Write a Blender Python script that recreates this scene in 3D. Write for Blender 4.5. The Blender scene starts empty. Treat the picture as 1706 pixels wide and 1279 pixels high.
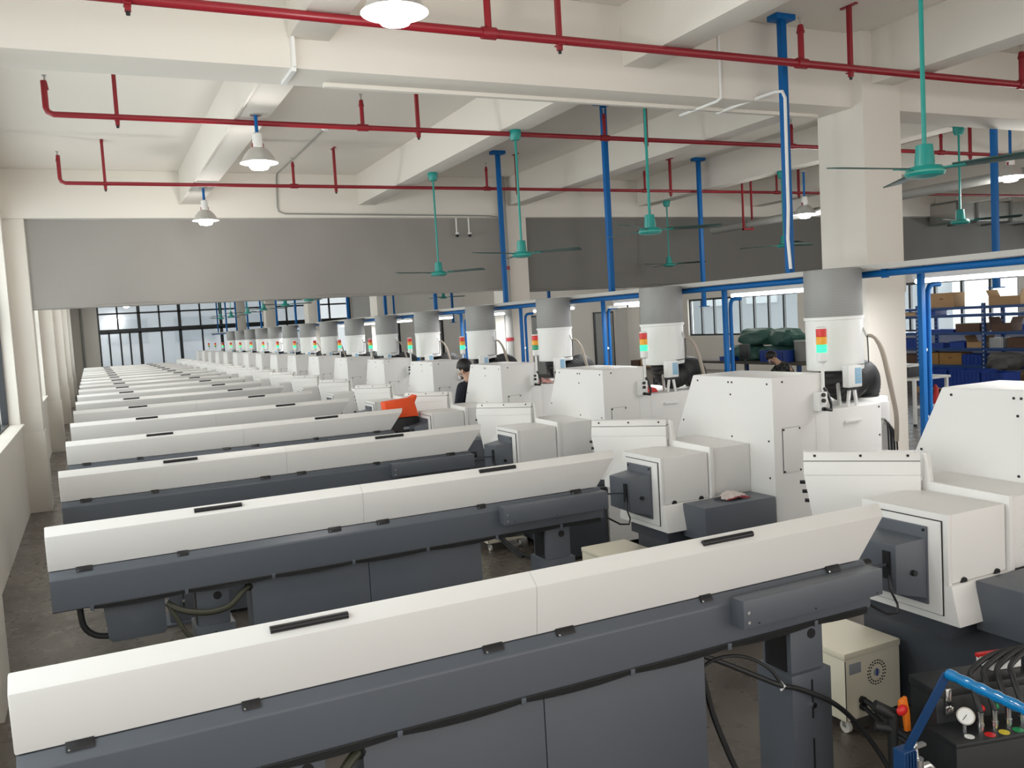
import bpy, bmesh, math, random
from mathutils import Vector, Matrix
random.seed(7)
SC = bpy.context.scene
COL = SC.collection
PI = math.pi

# ------------------------------------------------------------------ materials
MATS = {}
def mat(name, col, rough=0.5, metal=0.0, noise=0.0, nscale=8.0, bump=0.0, emit=0.0, spec=0.5, coat=0.0):
    if name in MATS: return MATS[name]
    m = bpy.data.materials.new(name); m.use_nodes = True
    nt = m.node_tree; b = nt.nodes['Principled BSDF']
    b.inputs['Base Color'].default_value = (*col, 1)
    b.inputs['Roughness'].default_value = rough
    b.inputs['Metallic'].default_value = metal
    b.inputs['Specular IOR Level'].default_value = spec
    b.inputs['Coat Weight'].default_value = coat
    if emit:
        b.inputs['Emission Color'].default_value = (*col, 1); b.inputs['Emission Strength'].default_value = emit
    if noise or bump:
        tc = nt.nodes.new('ShaderNodeTexCoord'); n = nt.nodes.new('ShaderNodeTexNoise')
        n.inputs['Scale'].default_value = nscale; n.inputs['Detail'].default_value = 4
        nt.links.new(tc.outputs['Object'], n.inputs['Vector'])
        if noise:
            mx = nt.nodes.new('ShaderNodeMix'); mx.data_type = 'RGBA'
            mx.inputs[6].default_value = (*[c*(1-noise) for c in col], 1)
            mx.inputs[7].default_value = (*[min(1, c*(1+noise*.6)) for c in col], 1)
            nt.links.new(n.outputs['Fac'], mx.inputs[0]); nt.links.new(mx.outputs[2], b.inputs['Base Color'])
        if bump:
            bp = nt.nodes.new('ShaderNodeBump'); bp.inputs['Strength'].default_value = bump; bp.inputs['Distance'].default_value = .01
            nt.links.new(n.outputs['Fac'], bp.inputs['Height']); nt.links.new(bp.outputs['Normal'], b.inputs['Normal'])
    MATS[name] = m
    return m

WHITE = mat('white_powder_coat', (.80, .785, .765), .42, noise=.02, nscale=3)
WHITE2 = mat('white_enamel', (.84, .84, .82), .3)
GREY = mat('slate_grey_paint', (.102, .114, .135), .38, noise=.08, nscale=2.5)
GREY2 = mat('dark_slate_paint', (.055, .062, .076), .45)
BLACK = mat('black_plastic', (.012, .012, .014), .4)
RUBBER = mat('black_rubber', (.016, .017, .018), .55)
OLIVE = mat('olive_cable', (.045, .045, .028), .5)
PLASTER = mat('warm_white_plaster', (.75, .71, .645), .85, noise=.03, nscale=1.2)
CEIL = mat('ceiling_plaster', (.74, .70, .635), .9, noise=.03, nscale=.8)
WALLM = mat('wall_paint', (.78, .74, .68), .8, noise=.03, nscale=1.0)
RED = mat('fire_red_paint', (.27, .011, .020), .35, noise=.08, nscale=5)
BLUE = mat('blue_paint', (.001, .115, .37), .45, spec=.25)
BLUED = mat('deep_blue_plastic', (.008, .05, .33), .4, noise=.12, nscale=6)
RACKB = mat('rack_blue', (.012, .06, .22), .4)
TEAL = mat('teal_paint', (.008, .28, .245), .35)
DTEAL = mat('dark_green_blade', (.01, .06, .05), .4)
CREAM = mat('cream_enamel', (.88, .82, .66), .4)
FRAME = mat('anthracite_frame', (.02, .023, .027), .4)
CHROME = mat('chrome', (.75, .75, .74), .18, 1.0)
STEEL = mat('galvanised_steel', (.56, .56, .54), .35, .9, noise=.15, nscale=20)
CURT2 = mat('shaded_curtain_fabric', (.20, .192, .178), .85, noise=.06, nscale=.7)  # curtain grey darkened for the right-hand bays: their weaker light put into the colour
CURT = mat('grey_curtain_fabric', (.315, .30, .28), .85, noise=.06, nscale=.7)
CARD = mat('cardboard', (.46, .29, .15), .85, noise=.12, nscale=5)
CARDD = mat('dark_cardboard', (.13, .075, .05), .85, noise=.2, nscale=5)
BAG = mat('green_woven_bag', (.06, .155, .13), .45, noise=.3, nscale=9, bump=.4)
ORANGE = mat('orange_cloth', (.85, .09, .015), .7, noise=.1, nscale=7)
SKIN = mat('skin', (.62, .38, .27), .55)
HAIR = mat('black_hair', (.012, .01, .01), .5)
NAVY = mat('navy_cloth', (.010, .013, .022), .85)
TROUS = mat('dark_trousers', (.02, .022, .03), .85)
RAGM = mat('rag_cloth', (.62, .55, .52), .9, noise=.25, nscale=25)
REDL = mat('red_lens', (.75, .02, .015), .25)
AMBL = mat('amber_lens', (.95, .42, .02), .25)
GRNO = mat('green_lens_off', (.01, .36, .18), .25)
GRNL = mat('green_lens_lit', (.03, .72, .30), .3, emit=1.0)
BULB = mat('lamp_glow', (1, .98, .95), .4, emit=14)
TUBE = mat('fluorescent_glow', (.97, .98, 1), .4, emit=4)
PVC = mat('grey_pvc', (.30, .30, .28), .4)
BEIGEH = mat('beige_hose', (.40, .34, .28), .45)
REDP = mat('red_plastic', (.7, .02, .02), .4)
GREENP = mat('green_plastic', (.01, .3, .1), .4)
YELP = mat('yellow_label', (.75, .6, .05), .5)
LABEL = mat('grey_label', (.38, .40, .44), .4)
SCREEN = mat('blue_display', (.25, .5, .7), .25)
CLEAR = mat('clear_plastic', (.55, .57, .58), .2)
WIREBLUE = mat('blue_foil_wrap', (.0, .22, .55), .12, coat=.8, noise=.25, nscale=30)
DOORG = mat('grey_door', (.34, .34, .33), .5)

def glass_mat():
    m = bpy.data.materials.new('window_glass'); m.use_nodes = True
    nt = m.node_tree; nt.nodes.clear()
    o = nt.nodes.new('ShaderNodeOutputMaterial'); t = nt.nodes.new('ShaderNodeBsdfTransparent')
    g = nt.nodes.new('ShaderNodeBsdfGlossy'); g.inputs['Roughness'].default_value = .05
    t.inputs['Color'].default_value = (.86, .91, .93, 1)
    x = nt.nodes.new('ShaderNodeMixShader')
    x.inputs[0].default_value = .06; nt.links.new(t.outputs[0], x.inputs[1]); nt.links.new(g.outputs[0], x.inputs[2])
    nt.links.new(x.outputs[0], o.inputs['Surface'])
    return m
GLASS = glass_mat()
def frosted_mat():
    m = bpy.data.materials.new('film_covered_glass'); m.use_nodes = True
    nt = m.node_tree; nt.nodes.clear()
    o = nt.nodes.new('ShaderNodeOutputMaterial'); t = nt.nodes.new('ShaderNodeBsdfTransparent')
    d = nt.nodes.new('ShaderNodeBsdfDiffuse'); d.inputs['Color'].default_value = (.50, .54, .58, 1)
    g = nt.nodes.new('ShaderNodeBsdfGlossy'); g.inputs['Roughness'].default_value = .12; g.inputs['Color'].default_value = (.7, .72, .75, 1)
    t.inputs['Color'].default_value = (.88, .93, .97, 1)
    x = nt.nodes.new('ShaderNodeMixShader'); x.inputs[0].default_value = .28
    y = nt.nodes.new('ShaderNodeMixShader'); y.inputs[0].default_value = .12
    nt.links.new(t.outputs[0], x.inputs[1]); nt.links.new(d.outputs[0], x.inputs[2])
    nt.links.new(x.outputs[0], y.inputs[1]); nt.links.new(g.outputs[0], y.inputs[2])
    nt.links.new(y.outputs[0], o.inputs['Surface'])
    return m
FROST = frosted_mat()
def floor_mat():
    m = mat('epoxy_floor', (.30, .27, .235), .22, spec=.5)
    nt = m.node_tree; b = nt.nodes['Principled BSDF']
    tc = nt.nodes.new('ShaderNodeTexCoord'); n = nt.nodes.new('ShaderNodeTexNoise'); n2 = nt.nodes.new('ShaderNodeTexNoise')
    n.inputs['Scale'].default_value = 1.3; n.inputs['Detail'].default_value = 6; n2.inputs['Scale'].default_value = 9
    r = nt.nodes.new('ShaderNodeValToRGB'); r.color_ramp.elements[0].position = .3; r.color_ramp.elements[1].position = .62
    r.color_ramp.elements[0].color = (.06, .048, .036, 1); r.color_ramp.elements[1].color = (.145, .125, .108, 1)
    nt.links.new(tc.outputs['Object'], n.inputs['Vector']); nt.links.new(tc.outputs['Object'], n2.inputs['Vector'])
    nt.links.new(n.outputs['Fac'], r.inputs['Fac']); nt.links.new(r.outputs['Color'], b.inputs['Base Color'])
    mr = nt.nodes.new('ShaderNodeMapRange'); mr.inputs['To Min'].default_value = .16; mr.inputs['To Max'].default_value = .42
    nt.links.new(n2.outputs['Fac'], mr.inputs['Value']); nt.links.new(mr.outputs['Result'], b.inputs['Roughness'])
    return m
FLOOR = floor_mat()
def mesh_mat():
    m = mat('perforated_steel_mesh', (.33, .33, .32), .6, .25)
    nt = m.node_tree; b = nt.nodes['Principled BSDF']
    tc = nt.nodes.new('ShaderNodeTexCoord'); w = nt.nodes.new('ShaderNodeTexWave'); w.bands_direction = 'Z'
    w.inputs['Scale'].default_value = 28; w.inputs['Distortion'].default_value = .6
    r = nt.nodes.new('ShaderNodeValToRGB'); r.color_ramp.elements[0].color = (.26, .26, .255, 1); r.color_ramp.elements[1].color = (.42, .42, .41, 1)
    nt.links.new(tc.outputs['Object'], w.inputs['Vector']); nt.links.new(w.outputs['Fac'], r.inputs['Fac'])
    nt.links.new(r.outputs['Color'], b.inputs['Base Color'])
    return m
MESHM = mesh_mat()
def plaid_mat():
    m = mat('dark_plaid_shirt', (.02, .025, .025), .85)
    nt = m.node_tree; b = nt.nodes['Principled BSDF']
    tc = nt.nodes.new('ShaderNodeTexCoord')
    ck = nt.nodes.new('ShaderNodeTexChecker'); ck.inputs['Scale'].default_value = 14
    ck.inputs['Color1'].default_value = (.012, .014, .016, 1); ck.inputs['Color2'].default_value = (.075, .085, .07, 1)
    nt.links.new(tc.outputs['Object'], ck.inputs['Vector']); nt.links.new(ck.outputs['Color'], b.inputs['Base Color'])
    return m
PLAID = plaid_mat()

# ------------------------------------------------------------------ mesh builder
class MB:
    def __init__(s): s.bm = bmesh.new(); s.mats = []
    def mi(s, m):
        if m not in s.mats: s.mats.append(m)
        return s.mats.index(m)
    def _add(s, tmp, m, M=None, sm=True):
        me = bpy.data.meshes.new('t'); 
        if M is not None: bmesh.ops.transform(tmp, matrix=M, verts=tmp.verts)
        bmesh.ops.recalc_face_normals(tmp, faces=tmp.faces)
        k = s.mi(m)
        for f in tmp.faces: f.material_index = k; f.smooth = sm
        tmp.to_mesh(me); tmp.free(); s.bm.from_mesh(me); bpy.data.meshes.remove(me)
    def box(s, x0, x1, y0, y1, z0, z1, m, bev=0.0, M=None):
        return s.prism([(x0, y0), (x1, y0), (x1, y1), (x0, y1)], 'z', z0, z1, m, bev, M)
    def prism(s, pts, axis, a, b, m, bev=0.0, M=None, pts2=None):
        t = bmesh.new()
        def P(p, h):
            return {'z': (p[0], p[1], h), 'x': (h, p[0], p[1]), 'y': (p[0], h, p[1])}[axis]
        q = pts2 or pts
        A = [t.verts.new(P(p, a)) for p in pts]; B = [t.verts.new(P(p, b)) for p in q]
        n = len(pts); t.faces.new(A); t.faces.new(B[::-1])
        for i in range(n): t.faces.new((A[i], B[i], B[(i+1) % n], A[(i+1) % n]))
        if bev:
            bmesh.ops.recalc_face_normals(t, faces=t.faces)
            bmesh.ops.bevel(t, geom=t.edges[:], offset=bev, segments=2, affect='EDGES', profile=.6, clamp_overlap=True)
        s._add(t, m, M, False)
    def hexa(s, v8, m, bev=0.0):
        t = bmesh.new(); V = [t.verts.new(v) for v in v8]
        for f in ((0,1,2,3),(7,6,5,4),(0,4,5,1),(1,5,6,2),(2,6,7,3),(3,7,4,0)): t.faces.new([V[i] for i in f])
        if bev:
            bmesh.ops.recalc_face_normals(t, faces=t.faces)
            bmesh.ops.bevel(t, geom=t.edges[:], offset=bev, segments=2, affect='EDGES', profile=.6, clamp_overlap=True)
        s._add(t, m, None, False)
    def tube(s, path, r, m, n=10, cap=True):
        P = [Vector(p) for p in path]
        if m in (RUBBER, OLIVE, BEIGEH) and 4 <= len(P) < 12:
            rr = list(r) if isinstance(r, (list, tuple)) else [r]*len(P); Q, q2 = [], []
            for k in range(len(P)-1):
                a0, a1, a2, a3 = P[max(k-1, 0)], P[k], P[k+1], P[min(k+2, len(P)-1)]
                for i in range(6):
                    f = i/6; Q.append(.5*((2*a1)+(a2-a0)*f+(2*a0-5*a1+4*a2-a3)*f*f+(3*a1-a0-3*a2+a3)*f**3)); q2.append(rr[k]*(1-f)+rr[k+1]*f)
            P = Q+[P[-1]]; r = q2+[rr[-1]]
        R = r if isinstance(r, (list, tuple)) else [r]*len(P)
        t = bmesh.new(); rings = []
        d0 = (P[1]-P[0]).normalized()
        u = d0.orthogonal().normalized(); prev = d0
        for i, p in enumerate(P):
            d = (P[min(i+1, len(P)-1)]-P[max(i-1, 0)])
            d = d.normalized() if d.length > 1e-9 else prev
            q = prev.rotation_difference(d); u = (q @ u); u = (u-d*u.dot(d)).normalized(); prev = d
            w = d.cross(u)
            rings.append([t.verts.new(p+(u*math.cos(2*PI*k/n)+w*math.sin(2*PI*k/n))*R[i]) for k in range(n)])
        for a, b in zip(rings, rings[1:]):
            for k in range(n): t.faces.new((a[k], a[(k+1) % n], b[(k+1) % n], b[k]))
        if cap: t.faces.new(rings[0][::-1]); t.faces.new(rings[-1])
        s._add(t, m)
    def cyl(s, p, q, r, m, n=16, r2=None): s.tube([p, q], [r, r2 if r2 is not None else r], m, n)
    def lathe(s, prof, c, m, n=32, cap=True):
        t = bmesh.new(); rings = []
        for r, z in prof:
            rings.append([t.verts.new((c[0]+max(r, 1e-4)*math.cos(2*PI*k/n), c[1]+max(r, 1e-4)*math.sin(2*PI*k/n), c[2]+z)) for k in range(n)])
        for a, b in zip(rings, rings[1:]):
            for k in range(n): t.faces.new((a[k], a[(k+1) % n], b[(k+1) % n], b[k]))
        if cap: t.faces.new(rings[0][::-1]); t.faces.new(rings[-1])
        s._add(t, m)
    def sphere(s, c, r, m, sc=(1,1,1), n=16, M=None):
        t = bmesh.new(); bmesh.ops.create_uvsphere(t, u_segments=n, v_segments=max(8, n//2), radius=r)
        for v in t.verts: v.co = Vector((v.co.x*sc[0], v.co.y*sc[1], v.co.z*sc[2]))
        if M is not None: bmesh.ops.transform(t, matrix=M, verts=t.verts)
        bmesh.ops.translate(t, vec=c, verts=t.verts); s._add(t, m)
    def build(s, name, parent=None, off=None, smooth=True, link=True):
        me = bpy.data.meshes.new(name)
        if off is None and parent is not None: off = parent.get('_base')
        if off is not None: bmesh.ops.translate(s.bm, vec=-Vector(off), verts=s.bm.verts)
        s.bm.to_mesh(me); s.bm.free()
        for m in s.mats: me.materials.append(m)
        if smooth and len(me.polygons):
            me.set_sharp_from_angle(angle=math.radians(32))
        o = bpy.data.objects.new(name, me)
        COL.objects.link(o)
        if parent is not None: o.parent = parent
        return o

def recenter(o):
    """move a free-standing mesh's origin to the middle of its base"""
    me = o.data; xs = [v.co for v in me.vertices]
    c = Vector(((min(v.x for v in xs)+max(v.x for v in xs))/2, (min(v.y for v in xs)+max(v.y for v in xs))/2, min(v.z for v in xs)))
    me.transform(Matrix.Translation(-c)); o.location = o.location + c
    return o
def tag(o, label, cat, group=None):
    o['label'] = label; o['category'] = cat
    if group: o['group'] = group
    return o
def thing(name, label, cat, base, group=None):
    o = bpy.data.objects.new(name, None); COL.objects.link(o); o.empty_display_size = .1
    o.location = base; o['_base'] = list(base); tag(o, label, cat, group)
    return o
def sub(parent):
    """parts are built in the thing's frame: sub-parts share it"""
    return parent
def spart(mb, name, part, root):
    o = mb.build(name, None, off=root['_base']); o.parent = part; return o
def struct(mb, name):
    o = recenter(mb.build(name)); o['kind'] = 'structure'; return o
def single(mb, name, label, cat, group=None):
    return tag(recenter(mb.build(name)), label, cat, group)
def dup(root, loc, label, rotz=None):
    r = root.copy(); COL.objects.link(r); r.location = loc; r['label'] = label
    if rotz is not None: r.rotation_euler = (0, 0, rotz)
    for ch in list(root.children):
        c = ch.copy(); COL.objects.link(c); c.parent = r
        for g in ch.children:
            d = g.copy(); COL.objects.link(d); d.parent = c
    return r
ORD = ['nearest', 'second', 'third', 'fourth', 'fifth', 'sixth', 'seventh', 'eighth', 'ninth', 'tenth', 'eleventh', 'twelfth',
       'thirteenth', 'fourteenth', 'fifteenth', 'sixteenth', 'seventeenth', 'farthest']
D0, S, NR = 2.754, 2.2203, 18
def ro(i): return ('nearest the camera' if i == 0 else 'farthest from the camera' if i == NR-1 else ORD[i]+' row from the camera')

# ------------------------------------------------------------------ room shell
XL, XR, YB, YF, ZC = -0.9, 20.6, -5.0, 45.0, 4.58
PIL = [5.94+7.46*k for k in range(-1, 6)]          # column rows
b = MB(); b.box(XL-.3, XR+.3, YB, YF+.3, -.15, 0, FLOOR); struct(b, 'floor')
b = MB(); b.box(XL-.3, XR+.3, YB, YF+.3, ZC, ZC+.15, CEIL); struct(b, 'ceiling')
# left wall with a window opening in every bay
b = MB()
WZ0, WZ1 = 1.2, 3.9
b.box(XL-.24, XL, YB, YF, 0, WZ0, WALLM); b.box(XL-.24, XL, YB, YF, WZ1, ZC, WALLM)
bays = []
for k, y in enumerate(PIL):
    b.box(XL-.24, XL, y-.25, y+.6, WZ0, WZ1, WALLM)
    if k < len(PIL)-1: bays.append((y+.6, PIL[k+1]-.25))
b.box(XL-.24, XL, YB, PIL[0]-.25, WZ0, WZ1, WALLM)
b.box(XL-.24, XL, PIL[-1]+.6, YF, WZ0, WZ1, WALLM)
struct(b, 'wall_left')
wn = 0
def window(name, axis, c, a0, a1, z0, z1, nm, hz, glass, fr=.05, dep=.07, thick=(), FM=FRAME):
    """frame with mullions; its panes are one child mesh each"""
    global wn
    b = MB()
    def bar(p0, p1, q0, q1):
        if axis == 'x': b.box(c-dep/2, c+dep/2, p0, p1, q0, q1, FM)
        else: b.box(p0, p1, c-dep/2, c+dep/2, q0, q1, FM)
    bar(a0, a0+fr, z0, z1); bar(a1-fr, a1, z0, z1); bar(a0+fr, a1-fr, z0, z0+fr); bar(a0+fr, a1-fr, z1-fr, z1)
    xs = [a0+fr] if False else []
    ms = nm if isinstance(nm, (list, tuple)) else [a0+(a1-a0)*k/nm for k in range(1, nm)]
    for m_ in ms:
        w = .14 if m_ in thick else fr
        bar(m_-w/2, m_+w/2, z0+fr, z1-fr)
    for h in hz: bar(a0+fr, a1-fr, h-fr/2, h+fr/2)
    o = struct(b, name)
    edges = [a0]+list(ms)+[a1]
    for i in range(len(edges)-1):
        g = MB()
        if axis == 'x': g.box(c-.004, c+.004, edges[i]+.02, edges[i+1]-.02, z0+.02, z1-.02, glass)
        else: g.box(edges[i]+.02, edges[i+1]-.02, c-.004, c+.004, z0+.02, z1-.02, glass)
        p = g.build('pane', None, off=o.location); p.parent = o
    return o
for (y0, y1) in bays:
    wn += 1
    window('window_%d' % wn, 'x', XL-.17, y0, y1, WZ0, WZ1, 6, [2.62], GLASS, fr=.055, dep=.08)
    s_ = MB(); s_.box(XL-.125, XL+.05, y0+.002, y1-.002, WZ0+.001, WZ0+.03, PLASTER, .006); struct(s_, 'trim_%d' % wn)
# left columns and the lower painted plinths
for k, y in enumerate(PIL):
    b = MB(); b.box(XL, -.65, y, y+.5, 0, ZC, PLASTER, .006); b.box(XL, -.638, y-.012, y+.512, 0, 1.08, PLASTER, .004); struct(b, 'trim_column_left_%d' % (k+1))
# middle and right columns
for cx, nm in ((6.40, 'middle'), (13.62, 'right')):
    for k, y in enumerate(PIL):
        if cx > 10 and y > 27: continue
        if k == 0: continue
        b = MB()
        if y < 6: b.box(6.345, 6.815, 5.76, 6.30, 0, ZC, PLASTER, .008) if nm == 'middle' else b.box(cx, cx+.5, y-.1, y+.5, 0, ZC, PLASTER, .008)
        else: b.box(cx, cx+.40, y-.05, y+.55, 0, ZC, PLASTER, .008)
        struct(b, 'trim_column_%s_%d' % (nm, k))
# main beams across, secondary beams along
for k, y in enumerate(PIL):
    b = MB(); b.box(XL, XR, y-.07 if k else y, y+.34, 3.93, ZC, PLASTER, .006); struct(b, 'trim_main_beam_%d' % (k+1))
sx = [1.33, 3.91, 6.47, 9.05, 11.63, 14.21, 16.79]
for j, x in enumerate(sx):
    for k in range(len(PIL)):
        y0 = PIL[k]+.34; y1 = PIL[k+1]-.07 if k < len(PIL)-1 else YF
        if k == 0: y0 = YB
        b = MB(); b.box(x, x+.27, y0, y1, 4.12, ZC, PLASTER, .005); struct(b, 'trim_joist_%d_%d' % (j+1, k+1))
# far wall : glazed front, then plaster
b = MB(); b.box(XL-.24, .42, YF, YF+.24, 0, ZC, WALLM); b.box(12.4, XR+.24, YF, YF+.24, 0, ZC, WALLM); b.box(.42, 12.4, YF, YF+.24, 4.45, ZC, WALLM)
struct(b, 'wall_far')
window('window_%d' % (wn+1), 'y', YF+.1, .42, 12.4, 2.82, 4.45, [1.28, 2.2, 3.1, 4.0, 4.95, 5.9, 6.95, 8.0, 9.1, 10.2, 11.3], [3.62], FROST, fr=.075, dep=.12, thick=(2.2, 4.0, 5.9, 8.0, 10.2))
wn += 1
window('door_1', 'y', YF+.1, .42, 12.4, 0.0, 2.82, [.86, 1.34, 1.75, 2.2, 3.15, 4.0, 5.0, 5.9, 6.95, 8.0, 9.1, 10.2, 11.3], [2.72], FROST, fr=.075, dep=.12, thick=(2.2, 4.0, 5.9, 8.0, 10.2))
# right wall with long strip windows
b = MB()
RZ0, RZ1 = 1.24, 2.62
b.box(XR, XR+.24, YB, 30.2, 0, RZ0, WALLM); b.box(XR, XR+.24, YB, 30.2, RZ1, ZC, WALLM)
for y in PIL:
    if y < 30: b.box(XR, XR+.24, y-.3, y+.7, RZ0, RZ1, WALLM)
b.box(XR, XR+.24, 27.3, 30.2, RZ0, RZ1, WALLM); b.box(XR, XR+.24, YB, PIL[0]-.3, RZ0, RZ1, WALLM)
struct(b, 'wall_right')
rb = [(PIL[k]+.7, PIL[k+1]-.3) for k in range(0, 3)] + [(PIL[3]+.7, 27.3)]
for (y0, y1) in rb:
    wn += 1
    window('window_%d' % wn, 'x', XR+.12, y0, y1, RZ0, RZ1, 8, [], GLASS, fr=.07, dep=.08)
# office block at the far right
b = MB(); b.box(12.5, XR, 30.2, 30.4, 0, ZC, WALLM); b.box(12.5, 12.7, 30.4, YF, 0, ZC, WALLM); struct(b, 'wall_office')
for n, (x0, x1) in enumerate(((15.1, 15.9), (18.2, 19.0))):
    b = MB(); b.box(x0-.06, x1+.06, 30.14, 30.2, 0, 2.36, FRAME); b.box(x0, x1, 30.12, 30.16, .02, 2.3, DOORG, .005); b.sphere((x0+.08, 30.1, 1.05), .03, CHROME, n=10)
    struct(b, 'door_%d' % (n+2))
for n, (y0, y1) in enumerate(((32.2, 33.2), (37.5, 38.5))):
    b = MB(); b.box(12.44, 12.5, y0-.06, y1+.06, 0, 2.4, FRAME); b.box(12.42, 12.46, y0, y1, .02, 2.34, DOORG, .005); b.sphere((12.4, y0+.1, 1.05), .03, CHROME, n=10)
    struct(b, 'door_%d' % (n+4))
# outdoors
b = MB(); b.box(-60, 80, YF+.5, 95, -.25, -.15, mat('concrete_yard', (.62, .61, .58), .8)); struct(b, 'ground_outside')
b = MB(); b.box(-25, 14, 60, 72, -.15, 16, mat('facade_panel', (.74, .77, .80), .7, noise=.1, nscale=.3))
for k in range(5):
    for j in range(9): b.box(-23+j*4, -20.6+j*4, 59.9, 60.0, 2.2+k*3, 3.7+k*3, mat('facade_glass', (.55, .60, .64), .2))
tag(recenter(b.build('neighbour_building')), 'grey building with rows of windows seen outside beyond the glazed front', 'building')

b = MB(); b.box(36, 44, 34, 75, -.15, 14, mat('right_facade', (.33, .36, .39), .7, noise=.08, nscale=.4))
for k in range(4):
    for j in range(9): b.box(35.9, 36.0, 35+j*4.2, 37.6+j*4.2, 2.4+k*3, 4.0+k*3, MATS['facade_glass'])
tag(recenter(b.build('neighbour_building')), 'blue grey building seen outside through the right windows', 'building')
# curtains hung under the far beam
def curtain(x0, x1, z0, z1, label, CURT=CURT):
    t = thing('curtain', label, 'curtain', ((x0+x1)/2, 13.47, z0))
    b = MB(); tb = bmesh.new(); nx, nz = 60, 14
    G = {}
    for face, dy in ((0, 0.0), (1, .012)):
        for i in range(nx+1):
            for j in range(nz+1):
                x = x0+(x1-x0)*i/nx; z = z0+(z1-z0)*j/nz
                w = .018*math.sin(x*2.1+z*2.3)+.012*math.sin(x*4.3-z*3.1+1)+.006*math.sin(x*9+z*5)
                G[face, i, j] = tb.verts.new((x, 13.45+w+dy, z))
    for i in range(nx):
        for j in range(nz):
            tb.faces.new((G[0,i,j], G[0,i+1,j], G[0,i+1,j+1], G[0,i,j+1])); tb.faces.new((G[1,i,j+1], G[1,i+1,j+1], G[1,i+1,j], G[1,i,j]))
    b._add(tb, CURT); b.build('fabric', t)
    b = MB(); b.tube([(x0, 13.456, z0), (x1, 13.456, z0)], .022, CURT, 8); b.build('hem_bar', t)
curtain(-.64, 6.37, 2.74, 3.925, 'grey fabric curtain under the far beam, between left wall and middle column')
curtain(6.82, 13.55, 2.70, 3.925, 'shade-tinted grey fabric curtain under the far beam, right of the middle column', CURT2)
curtain(14.1, 20.5, 2.9, 3.925, 'grey fabric curtain under the far beam, at the far right behind the air duct', CURT2)

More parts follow.
